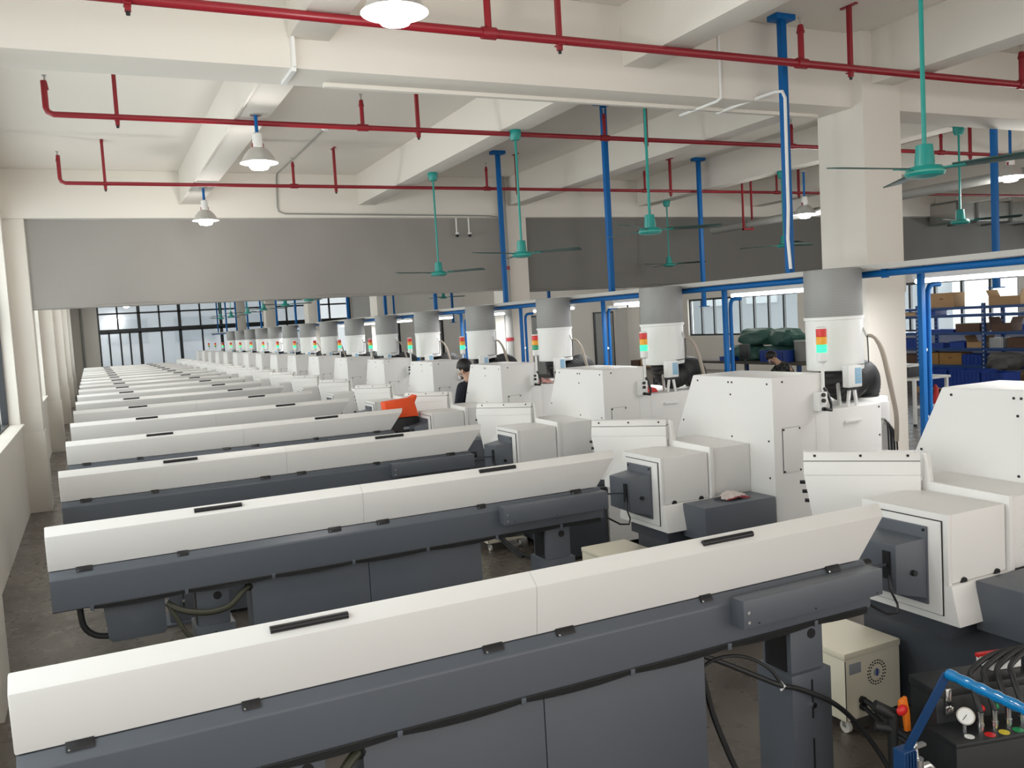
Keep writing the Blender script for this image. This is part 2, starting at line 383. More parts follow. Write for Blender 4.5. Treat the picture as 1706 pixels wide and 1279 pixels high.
# ------------------------------------------------------------------ bar feeders
FB = (1.4, 0.15, 0.0)
def make_feeder():
    t = thing('bar_feeder', '', 'bar feeder', FB, 'bar feeders in parallel rows')
    # lids : section in (y,z)
    secl = [(.066, 1.294), (.008, 1.249), (.03, 1.065), (.20, 1.065)]
    for k, (xa, xb, hx) in enumerate(((-.286, 1.3675, .5616), (1.369, 3.129, 2.252))):
        b = MB()
        if True:
            def xe(z): return 2.965+(z-1.065)/(1.29-1.065)*.165 if k else xb
            tb = bmesh.new(); A = [tb.verts.new((xa, y, z)) for y, z in secl]; Bv = [tb.verts.new((xe(z), y, z)) for y, z in secl]
            tb.faces.new(A); tb.faces.new(Bv[::-1])
            for i in range(4): tb.faces.new((A[i], Bv[i], Bv[(i+1) % 4], A[(i+1) % 4]))
            bmesh.ops.recalc_face_normals(tb, faces=tb.faces)
            bmesh.ops.bevel(tb, geom=[e for e in tb.edges if not all(1.36 < v.co.x < 1.375 for v in e.verts)], offset=.007, segments=2, affect='EDGES', profile=.6)
            b._add(tb, WHITE, None, False)
        lid = b.build('lid', t)
        h = MB(); h.tube([(hx-.125, .034, 1.276), (hx+.125, .034, 1.276)], .0125, BLACK, 12)
        for q in (-.1, .1): h.cyl((hx+q, .04, 1.262), (hx+q, .036, 1.278), .011, BLACK, 8)
        spart(h, 'lid_handle', lid, t)
    b = MB()
    b.prism([(.03, 1.062), (.0, 1.03), (-.004, 1.022), (-.004, .862), (.004, .855), (.24, .855), (.24, 1.062)], 'x', -.282, 2.99, GREY, .003)
    b.build('beam', t)
    b = MB(); b.box(-.27, 2.9, .05, .2, 1.060, 1.07, WHITE2); b.build('sealing_strip', t)
    for hx in (-.12, .36, 1.19, 1.48, 2.12, 2.80):
        b = MB()
        w = .038 if hx not in (.36, 2.12) else .028
        b.prism([(.031, 1.072), (.024, 1.072), (.009, 1.049), (.018, 1.045)], 'x', hx-w, hx+w, BLACK, .002)
        b.cyl((hx-w*.75, .014, 1.052), (hx-w*.7, .008, 1.05), .004, CHROME, 8)
        b.build('hinge', t)
    # cover box at the machine end
    b = MB(); b.box(2.225, 2.985, -.078, 0, .935, 1.05, GREY, .006)
    for zz in (.96, 1.0): b.cyl((2.25, -.08, zz), (2.25, -.076, zz), .007, CHROME, 8)
    for xx in (2.3, 2.6, 2.95): b.cyl((xx, -.08, .95), (xx, -.077, .95), .004, BLACK, 8)
    b.build('end_cover', t)
    b = MB(); b.cyl((2.98, .10, 1.0), (3.262, .15, .965), .006, GREY2, 10); b.cyl((2.95, .07, 1.02), (3.06, .07, 1.02), .03, BLACK, 12); b.build('guide_rod', t)
    # side panels
    for xa, xb in ((.70, 1.376), (1.379, 2.10)):
        b = MB(); b.box(xa, xb, .022, .24, .03, .855, GREY, .004); b.build('side_panel', t)
    # posts
    for xa, xb in ((.41, .58), (2.57, 2.75)):
        b = MB(); b.box(xa, xb, .045, .22, .3, .855, GREY, .003)
        b.box(xa-.004, xa, .07, .2, .62, .83, BLACK); b.cyl((.65*xb+.35*xa, .046, .79), (.65*xb+.35*xa, .042, .79), .022, BLACK, 14)
        p = b.build('post', t)
        b = MB(); b.box(xa-.02, xb+.02, .022, .24, .02, .635, GREY, .003)
        for z0, z1 in ((.43, .60), (.12, .34)):
            b.box((xa+xb)/2-.004, (xa+xb)/2+.004, .0195, .0225, z0, z1, BLACK)
            b.cyl(((xa+xb)/2, .024, z0+.06), ((xa+xb)/2, .008, z0+.06), .012, CHROME, 10)
        b.box(xa-.05, xb+.05, -.02, .28, 0, .02, GREY, .003)
        spart(b, 'post_sleeve', p, t)
    # servo housing at the tail end
    b = MB(); b.prism([(-.05, .855), (-.035, .66), (-.015, .642), (.235, .642), (.25, .66), (.25, .855)], 'y', .03, .2, GREY, .004); b.build('motor_cover', t)
    # cables
    b = MB()
    for q, (r, sag, yy) in enumerate(((.006, .001, -.008), (.0045, .004, -.009), (.0035, .008, -.009), (.003, .011, -.009))):
        pth = []
        for i in range(0, 61):
            x = -.1+i*.051; ph = ((x+.1) % .46)/.46
            pth.append((x, yy,   .863-q*.004-sag*4*ph*(1-ph)))
        b.tube(pth, r, RUBBER, 6)
    cb = b.build('cable_bundle', t)
    for x in (-.1, .36, .82, 1.28, 1.74, 2.2, 2.66):
        b = MB(); b.box(x-.009, x+.009, -.018, .0, .842, .868, GREY, .002); spart(b, 'cable_clip', cb, t)
    b = MB(); b.tube([(-.16, .1, .86), (-.15, .1, .74), (-.1, .1, .68), (-.03, .1, .66)], .016, RUBBER, 10); b.build('tail_hose', t)
    b = MB(); b.tube([(.26, .03, .80), (.33, .0, .755), (.45, -.02, .725), (.57, -.015, .735), (.66, .02, .80), (.71, .05, .815)], .017, OLIVE, 10)
    b.tube([(.26, .03, .80), (.30, .0, .72), (.35, -.02, .62), (.43, -.02, .56), (.45, .04, .5)], .012, OLIVE, 8)
    b.cyl((.685, .03, .81), (.715, .06, .815), .024, RUBBER, 12); b.build('cable_loop', t)
    return t
feeder = make_feeder()
FD = lambda i: 'long white-lidded grey bar feeder, '+ro(i)
feeder['label'] = FD(0)

# ------------------------------------------------------------------ lathes
LB = (4.4, 0.2, 0.0)
def screw(b, x, y, z, n):
    d = Vector(n).normalized()*.003; p = Vector((x, y, z)); b.cyl(p-d, p+d, .0075, BLACK, 8)
def make_lathe():
    t = thing('lathe', '', 'lathe', LB, 'automatic lathes in a row')
    # headstock cover with its flared apron
    b = MB()
    b.box(3.45, 3.83, -.05, .46, .885, 1.207, WHITE, .010)
    b.hexa([(3.43, -.052, .875), (3.43, .40, .875), (3.43, .40, 1.209), (3.43, -.052, 1.209), (3.455, -.052, .875), (3.455, .40, .875), (3.455, .40, 1.209), (3.455, -.052, 1.209)], WHITE, .004)
    b.hexa([(3.43, -.105, .70), (3.43, .50, .70), (3.43, .47, .883), (3.43, -.066, .883), (3.84, -.105, .70), (3.84, .50, .70), (3.84, .47, .883), (3.84, -.066, .883)], WHITE, .006)
    b.box(3.425, 3.431, -.025, .375, .735, 1.178, BLACK); b.box(3.418, 3.4265, -.021, .371, .739, 1.174, WHITE, .002)
    for x in (3.53, 3.76): b.cyl((x, -.056, .887), (x, -.047, .889), .019, BLACK, 14)
    b.build('headstock_cover', t)
    # second cover with a raised rim and rising back
    b = MB(); b.prism([(-.05, .88), (-.05, 1.228), (.56, 1.236), (.56, .88)], 'x', 3.853, 4.208, WHITE, .008)
    b.prism([(-.066, .88), (-.066, 1.243), (.37, 1.25), (.388, 1.398), (.412, 1.398), (.41, 1.25), (.50, 1.24), (.50, .88)], 'x', 3.838, 3.872, WHITE, .005)
    b.build('spindle_cover', t)
    # hood behind
    b = MB(); n7 = Vector((.707, .707, 0)); RT, LT = Vector((3.80, .39, 0)), Vector((3.40, .80, 0))
    def hv(p, off, z): q = p+n7*off; return (q.x, q.y, z)
    LB2 = Vector((3.44, .76, 0))
    b.hexa([hv(LB2, 0, .95), hv(RT, 0, .95), hv(RT, .13, .95), hv(LB2, .13, .95), hv(LT, -.012, 1.285), hv(RT, 0, 1.285), hv(RT, .13, 1.285), hv(LT, .13, 1.285)], WHITE, .005)
    b.hexa([hv(LT, -.012, 1.285), hv(RT, 0, 1.285), hv(RT, .13, 1.285), hv(LT, .13, 1.285), hv(LT, .006, 1.356), hv(RT, .006, 1.356), hv(RT, .13, 1.356), hv(LT, .13, 1.356)], WHITE, .003)
    b.hexa([hv(LT, .012, 1.355), hv(RT, .012, 1.355), hv(RT, .12, 1.355), hv(LT, .12, 1.355), hv(LT, .012, 1.361), hv(RT, .012, 1.361), hv(RT, .12, 1.361), hv(LT, .12, 1.361)], BLACK)
    b.hexa([hv(LT, .006, 1.360), hv(RT, .006, 1.360), hv(RT, .13, 1.360), hv(LT, .13, 1.360), hv(LT, .035, 1.402), hv(RT, .035, 1.402), hv(RT, .10, 1.402), hv(LT, .10, 1.402)], WHITE, .003)
    for f in (.1, .5, .9): q = LT.lerp(RT, f)+n7*.022; screw(b, q.x, q.y, 1.384, (-.6, -.6, .45))
    b.hexa([(3.46, .36, .90), (3.83, .36, .90), (3.825, .365, .90), (3.46, .74, .90), (3.46, .36, 1.204), (3.83, .36, 1.204), (3.825, .365, 1.204), (3.46, .74, .96)], WHITE)
    for k in range(3): q = LB2.lerp(LT, .9-.2*k)+n7*.03; b.cyl((q.x-.02, q.y+.02, 1.24-k*.05), (q.x, q.y, 1.24-k*.05), .010, BLACK, 8)
    b.build('hood', t)
    # main enclosure
    b = MB()
    b.prism([(-.30, .08), (-.30, 1.705), (.58, 1.70), (.82, 1.22), (.84, .08)], 'x', 4.21, 4.69, WHITE, .012)
    b.box(4.6, 4.72, -.304, -.29, .1, 1.44, WHITE, .003)
    for (y, z) in ((-.25, 1.66), (.16, 1.66), (.12, 1.66), (.14, 1.57), (.52, 1.66), (.14, 1.26), (-.25, 1.26), (.72, 1.34), (-.25, 1.0), (-.27, .80)): screw(b, 4.21, y, z, (1, 0, 0))
    screw(b, 4.3, -.3, 1.67, (0, 1, 0))
    enc = b.build('enclosure', t)
    b = MB(); b.box(4.29, 4.445, -.306, -.299, 1.03, 1.345, WHITE, .002)
    b.box(4.288, 4.447, -.3025, -.3, 1.341, 1.347, BLACK); b.box(4.286, 4.2915, -.3025, -.3, 1.03, 1.345, BLACK)
    for x, z in ((4.295, 1.335), (4.44, 1.335), (4.295, 1.04), (4.44, 1.04)): screw(b, x, -.306, z, (0, 1, 0))
    spart(b, 'access_panel', enc, t)
    # tail cabinet
    b = MB(); b.box(4.70, 5.255, -.295, .80, .08, 1.435, WHITE, .008)
    b.box(4.695, 4.703, -.294, -.2, .1, 1.43, BLACK)
    for z in (1.41, 1.2, .9): screw(b, 5.23, -.295, z, (0, 1, 0))
    tc = b.build('tail_cabinet', t)
    b = MB(); b.box(4.885, 5.035, -.318, -.305, 1.325, 1.345, WHITE2, .003); b.box(4.89, 4.90, -.31, -.294, 1.326, 1.344, WHITE2); b.box(5.02, 5.03, -.31, -.294, 1.326, 1.344, WHITE2)
    spart(b, 'cabinet_handle', tc, t)
    b = MB(); b.box(5.258, 5.50, -.16, .78, .08, 1.42, WHITE, .008); b.box(5.495, 5.80, .12, .62, .08, 1.42, WHITE, .008); b.build('rear_cabinet', t)
    for k, (x, r) in enumerate(((5.41, .007), (5.44, .010), (5.47, .009), (5.50, .007))):
        b = MB(); b.tube([(x, -.15, 1.29-.03*k), (x+.005, -.19, 1.28-.03*k), (x+.01, -.205, 1.22-.03*k), (x+.012, -.21, 1.0), (x+.0, -.23, .7), (x, -.2, .3), (x, -.15, .12)], r, RUBBER, 8)
        b.cyl((x, -.16, 1.29-.03*k), (x, -.19, 1.285-.03*k), r*1.6, STEEL, 10); b.build('service_hose', t)
    # plug box
    b = MB(); b.box(4.585, 4.66, -.36, -.295, 1.44, 1.575, WHITE2, .005)
    for z in (1.555, 1.515, 1.455): b.cyl((4.615, -.375, z), (4.615, -.355, z), .0145, BLACK, 12)
    b.tube([(4.615, -.38, 1.455), (4.66, -.39, 1.445), (4.685, -.37, 1.48), (4.68, -.34, 1.56), (4.67, -.32, 1.6)], .012, BLACK, 8)
    b.build('plug_box', t)
    # signal tower
    b = MB(); b.cyl((4.67, -.31, 1.56), (4.67, -.31, 1.80), .012, WHITE2, 12); b.lathe([(.02, 1.775), (.037, 1.79), (.037, 1.85)], (4.67, -.31, 0), WHITE2, 20)
    tw = b.build('signal_tower', t)
    b = MB(); b.lathe([(.036, 2.018), (.036, 2.026), (.03, 2.032)], (4.67, -.31, 0), WHITE2, 20); spart(b, 'lens_cap', tw, t)
    for nm, z0, m in (('green_lens', 1.851, GRNL), ('amber_lens', 1.907, AMBL), ('red_lens', 1.963, REDL)):
        b = MB(); b.lathe([(.035, z0), (.037, z0+.003), (.037, z0+.052), (.035, z0+.055)], (4.67, -.31, 0), m, 20); spart(b, nm, tw, t)
    # grey bar inlet
    b = MB()
    b.hexa([(3.27, .10, .835), (3.27, .36, .84), (3.27, .36, 1.06), (3.27, .10, 1.066), (3.42, .045, .80), (3.42, .33, .80), (3.42, .33, 1.09), (3.42, .045, 1.09)], GREY, .005)
    b.box(3.408, 3.42, .045, .335, .775, 1.142, GREY, .002)
    b.box(3.262, 3.272, .13, .17, .90, 1.03, BLACK)
    b.cyl((3.345, .07, .93), (3.345, .055, .93), .014, BLACK, 12)
    for y in (.06, .32): screw(b, 3.407, y, 1.125, (1, 0, 0))
    b.tube([(3.27, .14, .93), (3.25, .12, .86), (3.25, .08, .80), (3.22, .05, .77), (3.15, .05, .78), (3.05, .05, .84)], .006, BLACK, 6)
    b.build('bar_inlet', t)
    # base casting
    b = MB(); b.box(3.74, 5.2, -.02, .74, .06, .72, GREY2, .008)
    b.box(3.5, 3.74, .0, .46, .60, .71, GREY2, .004)
    for x in (3.85, 4.5, 5.1):
        for y in (.06, .66): b.cyl((x, y, 0), (x, y, .07), .035, BLACK, 12)
    b.build('base', t)
    # grey coolant box in front
    b = MB(); b.box(3.585, 4.19, -.315, -.07, .655, .885, GREY, .006); b.box(3.68, 4.18, -.30, -.06, .02, .655, GREY2, .006); b.box(3.67, 4.185, -.31, -.06, 0, .03, BLACK)
    b.build('coolant_box', t)
    return t
lathe = make_lathe()
LD = lambda i: 'white lathe with signal tower and slanted cover, '+ro(i)
lathe['label'] = LD(0)

# ------------------------------------------------------------------ mist collectors
TB = (5.09, -.02, 1.435)
def make_collector():
    t = thing('mist_collector', '', 'mist collector', TB, 'oil mist collectors on the lathes')
    c = (5.09, -.02, 0)
    b = MB(); b.lathe([(.18, 1.69), (.205, 1.695), (.207, 1.72), (.207, 2.07)], c, WHITE2, 48)
    b.tube([(5.2, -.195, 2.0), (5.21, -.21, 1.95), (5.22, -.215, 1.93)], .008, STEEL, 8)
    dr = b.build('drum', t)
    b = MB(); b.lathe([(.21, 2.068), (.217, 2.07), (.217, 2.092), (.21, 2.095)], c, WHITE2, 48); spart(b, 'drum_rim', dr, t)
    b = MB(); b.lathe([(.206, 2.094), (.209, 2.10), (.209, 2.44), (.206, 2.445), (.20, 2.447), (.19, 2.44), (.001, 2.44)], c, MESHM, 48); b.build('filter_top', t)
    # ribbed duct
    P = []; R = []
    ctrl = [Vector(v) for v in ((5.05, -.05, 1.72), (5.06, -.05, 1.63), (5.13, -.04, 1.565), (5.26, .0, 1.56), (5.38, .05, 1.60), (5.50, .11, 1.62), (5.60, .17, 1.58), (5.66, .22, 1.51), (5.67, .25, 1.425))]
    n = 60
    for i in range(n+1):
        u = i/n*(len(ctrl)-1); k = min(int(u), len(ctrl)-2); f = u-k
        a0 = ctrl[max(k-1, 0)]; a1 = ctrl[k]; a2 = ctrl[k+1]; a3 = ctrl[min(k+2, len(ctrl)-1)]
        P.append(.5*((2*a1)+(-a0+a2)*f+(2*a0-5*a1+4*a2-a3)*f*f+(-a0+3*a1-3*a2+a3)*f**3)); R.append(.112+(.006 if i % 2 else -.004))
    b = MB(); b.tube(P, R, RUBBER, 20); b.build('ribbed_duct', t)
    # controller on a two-legged bracket
    b = MB(); b.box(4.93, 5.065, -.30, -.24, 1.575, 1.735, WHITE2, .008); b.box(4.995, 5.055, -.303, -.298, 1.60, 1.715, SCREEN, .001)
    for dz in (.02, .045, .07, .095): b.box(5.003, 5.047, -.3045, -.302, 1.60+dz, 1.606+dz, LABEL)
    cb = b.build('controller', t)
    b = MB()
    b.hexa([(4.945, -.27, 1.436), (4.965, -.27, 1.436), (4.965, -.25, 1.436), (4.945, -.25, 1.436), (4.965, -.27, 1.555), (4.985, -.27, 1.555), (4.985, -.25, 1.555), (4.965, -.25, 1.555)], WHITE2, .002)
    b.hexa([(5.035, -.27, 1.436), (5.055, -.27, 1.436), (5.055, -.25, 1.436), (5.035, -.25, 1.436), (5.015, -.27, 1.555), (5.035, -.27, 1.555), (5.035, -.25, 1.555), (5.015, -.25, 1.555)], WHITE2, .002)
    b.box(4.945, 5.055, -.275, -.245, 1.553, 1.575, BLACK, .002)
    b.cyl((5.0, -.14, 1.436), (5.0, -.12, 1.70), .014, STEEL, 8)
    b.build('bracket', t)
    b = MB(); b.tube([(5.215, -.22, 1.94), (5.215, -.225, 1.85), (5.2, -.24, 1.74), (5.10, -.27, 1.735), (5.06, -.27, 1.735)], .005, BLACK, 6); b.build('sensor_cable', t)
    b = MB(); b.tube([(5.225, -.215, 1.94), (5.27, -.24, 1.92), (5.32, -.26, 1.82), (5.36, -.27, 1.66), (5.40, -.27, 1.50), (5.45, -.26, 1.32), (5.47, -.24, 1.12)], [.014, .014, .018, .019, .018, .017, .016, .015], BEIGEH, 10); b.build('drain_hose', t)
    return t
coll = make_collector()
CD = lambda i: 'white drum mist collector with grey filter top on the lathe, '+ro(i)
coll['label'] = CD(0)

# ------------------------------------------------------------------ transformers beside each feeder end
XB = (3.485, .65, 0)
def make_transformer():
    t = thing('transformer', '', 'transformer', XB, 'cream transformer boxes')
    b = MB(); b.box(3.29, 3.68, .45, .85, .075, .40, CREAM, .006); b.box(3.285, 3.685, .445, .855, .395, .432, CREAM, .010)
    b.box(3.292, 3.296, .449, .452, .08, .39, BLACK)
    body = b.build('case', t)
    b = MB(); b.box(3.32, 3.40, .447, .451, .315, .37, LABEL, .001); spart(b, 'rating_plate', body, t)
    b = MB()
    for rr, n in ((.062, 22), (.048, 18)):
        for k in range(n):
            a = 2*PI*k/n; b.cyl((3.51+rr*math.cos(a), .447, .29+rr*math.sin(a)), (3.51+rr*math.cos(a), .451, .29+rr*math.sin(a)), .0042, BLACK, 6)
    b.cyl((3.51, .446, .29), (3.51, .451, .29), .02, LABEL, 16); b.box(3.505, 3.515, .4445, .447, .272, .308, BLUED)
    spart(b, 'vent', body, t)
    b = MB()
    b.tube([(3.40, .452, .17), (3.405, .40, .165), (3.43, .33, .10), (3.47, .22, .04), (3.50, .1, .015), (3.5, -.3, .012)], .014, RUBBER, 8)
    b.tube([(3.40, .452, .135), (3.40, .42, .13), (3.43, .34, .07), (3.46, .22, .02), (3.46, .05, .012)], .012, RUBBER, 8)
    b.cyl((3.40, .456, .17), (3.40, .43, .17), .02, BLACK, 12); b.cyl((3.40, .456, .135), (3.40, .43, .135), .018, BLACK, 12)
    b.build('power_cable', t)
    for x in (3.33, 3.64):
        for y in (.49, .81):
            b = MB(); b.cyl((x-.01, y, .032), (x+.01, y, .032), .032, mat('pale_caster', (.7, .68, .62), .4), 16); b.box(x-.015, x+.015, y-.012, y+.012, .03, .078, CHROME, .002); b.build('caster', t)
    return t
trafo = make_transformer()
TD = lambda i: 'cream transformer box on casters behind the bar feeder end, '+ro(i)
trafo['label'] = TD(0)

lights_y = []
for i in range(NR):
    d = D0+S*i
    for root, L, base in ((feeder, FD, FB), (lathe, LD, LB), (coll, CD, TB), (trafo, TD, XB)):
        if root is coll and i > 15: continue
        if root is trafo and i > 9: continue
        loc = Vector(base)+Vector((0, d, 0))
        if i == 0: root.location = loc
        else:
            r = dup(root, loc, L(i))
            if root is lathe and i in (3, 17, 16):
                for ch in r.children:
                    if ch.name.startswith('signal_tower'):
                        for g in ch.children:
                            if g.name.startswith('green_lens'):
                                g.material_slots[0].link = 'OBJECT'; g.material_slots[0].material = GRNO

# ------------------------------------------------------------------ overhead rail with lights
t = thing('overhead_rail', 'blue overhead service rail with white cable tray above the row of mist collectors', 'rail', (5.38, 20, 2.36))
b = MB(); b.cyl((5.38, 1.0, 2.395), (5.38, 44.5, 2.395), .026, BLUE, 14); b.build('rail_pipe', t)
b = MB(); TR = mat('tray_paint', (.52, .51, .48), .5); b.box(5.30, 5.46, 1.0, 44.5, 2.425, 2.435, TR); b.box(5.30, 5.306, 1.0, 44.5, 2.435, 2.465, TR); b.box(5.454, 5.46, 1.0, 44.5, 2.435, 2.465, TR); b.build('cable_tray', t)
b = MB()
for k in range(16): b.box(5.36, 5.40, 1.9+k*2.8, 1.94+k*2.8, 2.36, 2.43, BLUE)
b.build('rail_bracket', t)
for k in range(15):
    y = 5.68+2.8*k
    if y > 44: break
    t = thing('hanger_pole', 'blue square hanger pole from ceiling to rail, %s' % ('nearest the camera' if k == 0 else ORD[k]+' from the camera'), 'pole', (5.36, y, 2.485), 'blue hanger poles above the rail')
    b = MB(); b.box(5.332, 5.388, y-.028, y+.028, 2.436, ZC-.04, BLUE, .003); b.build('pole', t)
    b = MB(); b.box(5.26, 5.46, y-.06, y+.06, ZC-.045, ZC, BLUE, .003); b.build('ceiling_plate', t)
for k, (x, y) in enumerate(((8.85, 6.3), (8.85, 11.3), (8.85, 16.5), (8.85, 22), (8.85, 27))):
    t = thing('hanger_pole', 'blue square hanger pole over the aisle right of the columns, %s one' % ORD[k], 'pole', (x, y, 2.4), 'blue hanger poles over the right aisle')
    b = MB(); b.box(x-.028, x+.028, y-.028, y+.028, 2.26, ZC-.04, BLUE, .003); b.box(x-.07, x+.07, y-.05, y+.05, 2.25, 2.262, BLUE); b.build('pole', t)
    b = MB(); b.box(x-.10, x+.10, y-.06, y+.06, ZC-.045, ZC, BLUE, .003); b.build('ceiling_plate', t)
# air drop posts per machine
for i in range(0, 17):
    y = D0+S*i-.43
    t = thing('air_drop_post', 'blue post with hooked air pipe beside the lathe, '+ro(i), 'pipe post', (5.55, y, 0), 'blue air drop posts')
    b = MB(); b.box(5.525, 5.565, y-.02, y+.02, 0, 2.395, BLUE, .003); b.box(5.50, 5.59, y-.045, y+.045, 0, .012, BLUE); b.box(5.38, 5.55, y-.012, y+.012, 2.372, 2.396, BLUE); b.build('post', t)
    b = MB(); b.tube([(5.612, y, .3), (5.612, y, 2.20), (5.618, y, 2.25), (5.635, y, 2.28), (5.67, y, 2.29), (5.74, y, 2.29)], .019, BLUE, 12); b.build('air_pipe', t)
    b = MB(); 
    for z in (1.05, 1.3, 1.8): b.box(5.56, 5.60, y-.006, y+.006, z, z+.02, CHROME)
    b.build('pipe_clamp', t)
# fluorescent battens
for k in range(11):
    y = 4.3+k*2.2
    t = thing('batten_light', 'white fluorescent batten under the blue rail, %s' % ('nearest the camera' if k == 0 else ORD[k]+' from the camera'), 'light', (5.9, y, 2.29), 'fluorescent battens')
    b = MB(); b.box(5.88, 5.92, y-.6, y+.6, 2.345, 2.385, WHITE2, .004); b.cyl((5.9, y-.5, 2.385), (5.9, y-.5, 2.40), .006, CHROME, 8)
    b.box(5.44, 5.92, y-.51, y-.49, 2.40, 2.415, STEEL); b.box(5.44, 5.92, y+.49, y+.51, 2.40, 2.415, STEEL); b.cyl((5.9, y+.5, 2.385), (5.9, y+.5, 2.40), .006, CHROME, 8)
    b.build('housing', t)
    b = MB(); b.cyl((5.9, y-.58, 2.325), (5.9, y+.58, 2.325), .017, TUBE, 12); b.build('tube', t)
    lights_y.append(y)

# ------------------------------------------------------------------ sprinkler pipes
def sprinkler(y, z, x0, x1, r, heads, hangs, label, k, bent=True):
    y *= k; x0 *= k; z = 4.083; tip = 2.2+2.31*k; heads = [q*k for q in heads]; hangs = [q*k for q in hangs]
    t = thing('sprinkler_pipe', label, 'pipe', ((x0+x1)/2, y, z))
    b = MB()
    if bent: b.tube([(x0, y, tip-.04), (x0, y, z+.05), (x0+.012, y, z+.018), (x0+.05, y, z), (x1, y, z)], r, RED, 14)
    else: b.cyl((x0, y, z), (x1, y, z), r, RED, 14)
    for hx in heads:
        if hx > x0+.1: b.cyl((hx-.05, y, z), (hx+.05, y, z), r*1.35, RED, 14)
    b.build('main_pipe', t)
    for hx in heads:
        b = MB()
        if hx > x0+.1: b.cyl((hx, y, z), (hx, y, tip-.08), r*.8, RED, 12)
        b.cyl((hx, y, tip-.11), (hx, y, tip-.05), r*1.1, RED, 12, r*.7); b.cyl((hx, y, tip-.055), (hx, y, tip), .008, STEEL, 8); b.cyl((hx, y, tip), (hx, y, tip+.006), .018, STEEL, 10)
        b.build('sprinkler_riser', t)
    for hx in hangs:
        b = MB(); b.box(hx-.016, hx+.016, y-.016, y+.016, z-.07, ZC-.006, RED); b.box(hx-.016, hx+.016, y-.08, y+.08, ZC-.012, ZC, RED); b.cyl((hx, y, z-.09), (hx, y, z-.06), .012, BLACK, 8)
        b.box(hx-.02, hx+.02, y-r-.008, y+r+.008, z-r-.008, z-r, RED); b.build('hanger', t)
H = [-.155, 2.61, 5.41, 8.17, 10.9, 13.6]
sprinkler(5.52, 4.15, -.155, 20, .030, H, [.355, 3.157, 5.955, 8.7, 11.5], 'red sprinkler pipe nearest the camera, before the near beam', .965)
sprinkler(8.55, 4.19, -.165, 20, .024, H, [.386, 3.19, 5.97, 8.7, 11.5], 'red sprinkler pipe midway between the two big beams', .9465)
sprinkler(11.8, 4.145, -.15, 20, .022, H, [.335, 3.17, 5.9, 8.67, 11.4], 'red sprinkler pipe just before the far beam and curtains', .968)

# ------------------------------------------------------------------ ceiling fans
def fan(x, y, ztop, zh, a0, label, brk=True):
    t = thing('ceiling_fan', label, 'fan', (x, y, zh), 'teal ceiling fans')
    b = MB(); b.cyl((x, y, zh+.12), (x, y, ztop-.03), .012, TEAL, 10); b.build('down_rod', t)
    b = MB(); b.lathe([(.045, ztop-.10), (.06, ztop-.06), (.062, ztop-.012), (.06, ztop-.002)], (x, y, 0), TEAL, 18); b.build('canopy', t)
    b = MB(); b.lathe([(.018, zh+.15), (.042, zh+.145), (.05, zh+.06), (.05, zh+.035), (.085, zh+.03), (.098, zh+.012), (.10, zh-.005), (.092, zh-.018), (.05, zh-.026), (.001, zh-.028)], (x, y, 0), TEAL, 28)
    b.lathe([(.1005, zh-.004), (.102, zh), (.1005, zh+.006)], (x, y, 0), mat('teal_band', (.12, .40, .33), .35), 28)
    b.build('motor', t)
    for k in range(3):
        a = math.radians(a0+120*k); M = Matrix.Translation((x, y, zh+.016)) @ Matrix.Rotation(a, 4, 'Z') @ Matrix.Rotation(math.radians(-9), 4, 'X')
        b = MB(); b.prism([(.14, -.042), (.60, -.062), (.625, -.04), (.625, .035), (.60, .058), (.14, .042)], 'z', 0, .006, DTEAL, .002, M)
        b.prism([(.07, -.012), (.2, -.022), (.2, .022), (.07, .012)], 'z', -.006, 0, TEAL, 0, M)
        b.build('blade', t)
fan(4.09, 3.31, 4.12, 2.86, -64, 'teal ceiling fan closest to the camera, upper right')
fan(4.05, 8.08, 4.12, 2.865, -44, 'teal ceiling fan on the second joist, before the middle column')
fan(4.07, 10.5, 4.12, 2.85, -46, 'teal ceiling fan hanging in front of the left grey curtain')
fan(4.48, 6.42, 4.58, 2.905, -26, 'teal ceiling fan just beyond the near beam')
fan(9.13, 6.93, 4.12, 3.03, -45, 'teal ceiling fan right of the big column')
fan(9.2, 12.66, 4.12, 3.01, -43, 'teal ceiling fan before the shade-tinted right curtain')
fan(9.15, 9.8, 4.12, 3.05, 8, 'teal ceiling fan behind the nearest blue pole, left of big column')
for k, y in enumerate((15.4, 17.8, 20.2, 22.9, 25.4, 28.6, 31.0)):
    fan(4.06, y, 4.12, 2.86, 20+k*35, 'teal ceiling fan beyond the curtain over the lathes, %s one back' % (ORD[k] if k else 'first'))
for k, y in enumerate((16.2, 19.5, 23.5)):
    fan(9.2, y, 4.12, 2.98, 10+k*50, 'teal ceiling fan beyond the right curtain, %s one back' % (ORD[k] if k else 'first'))

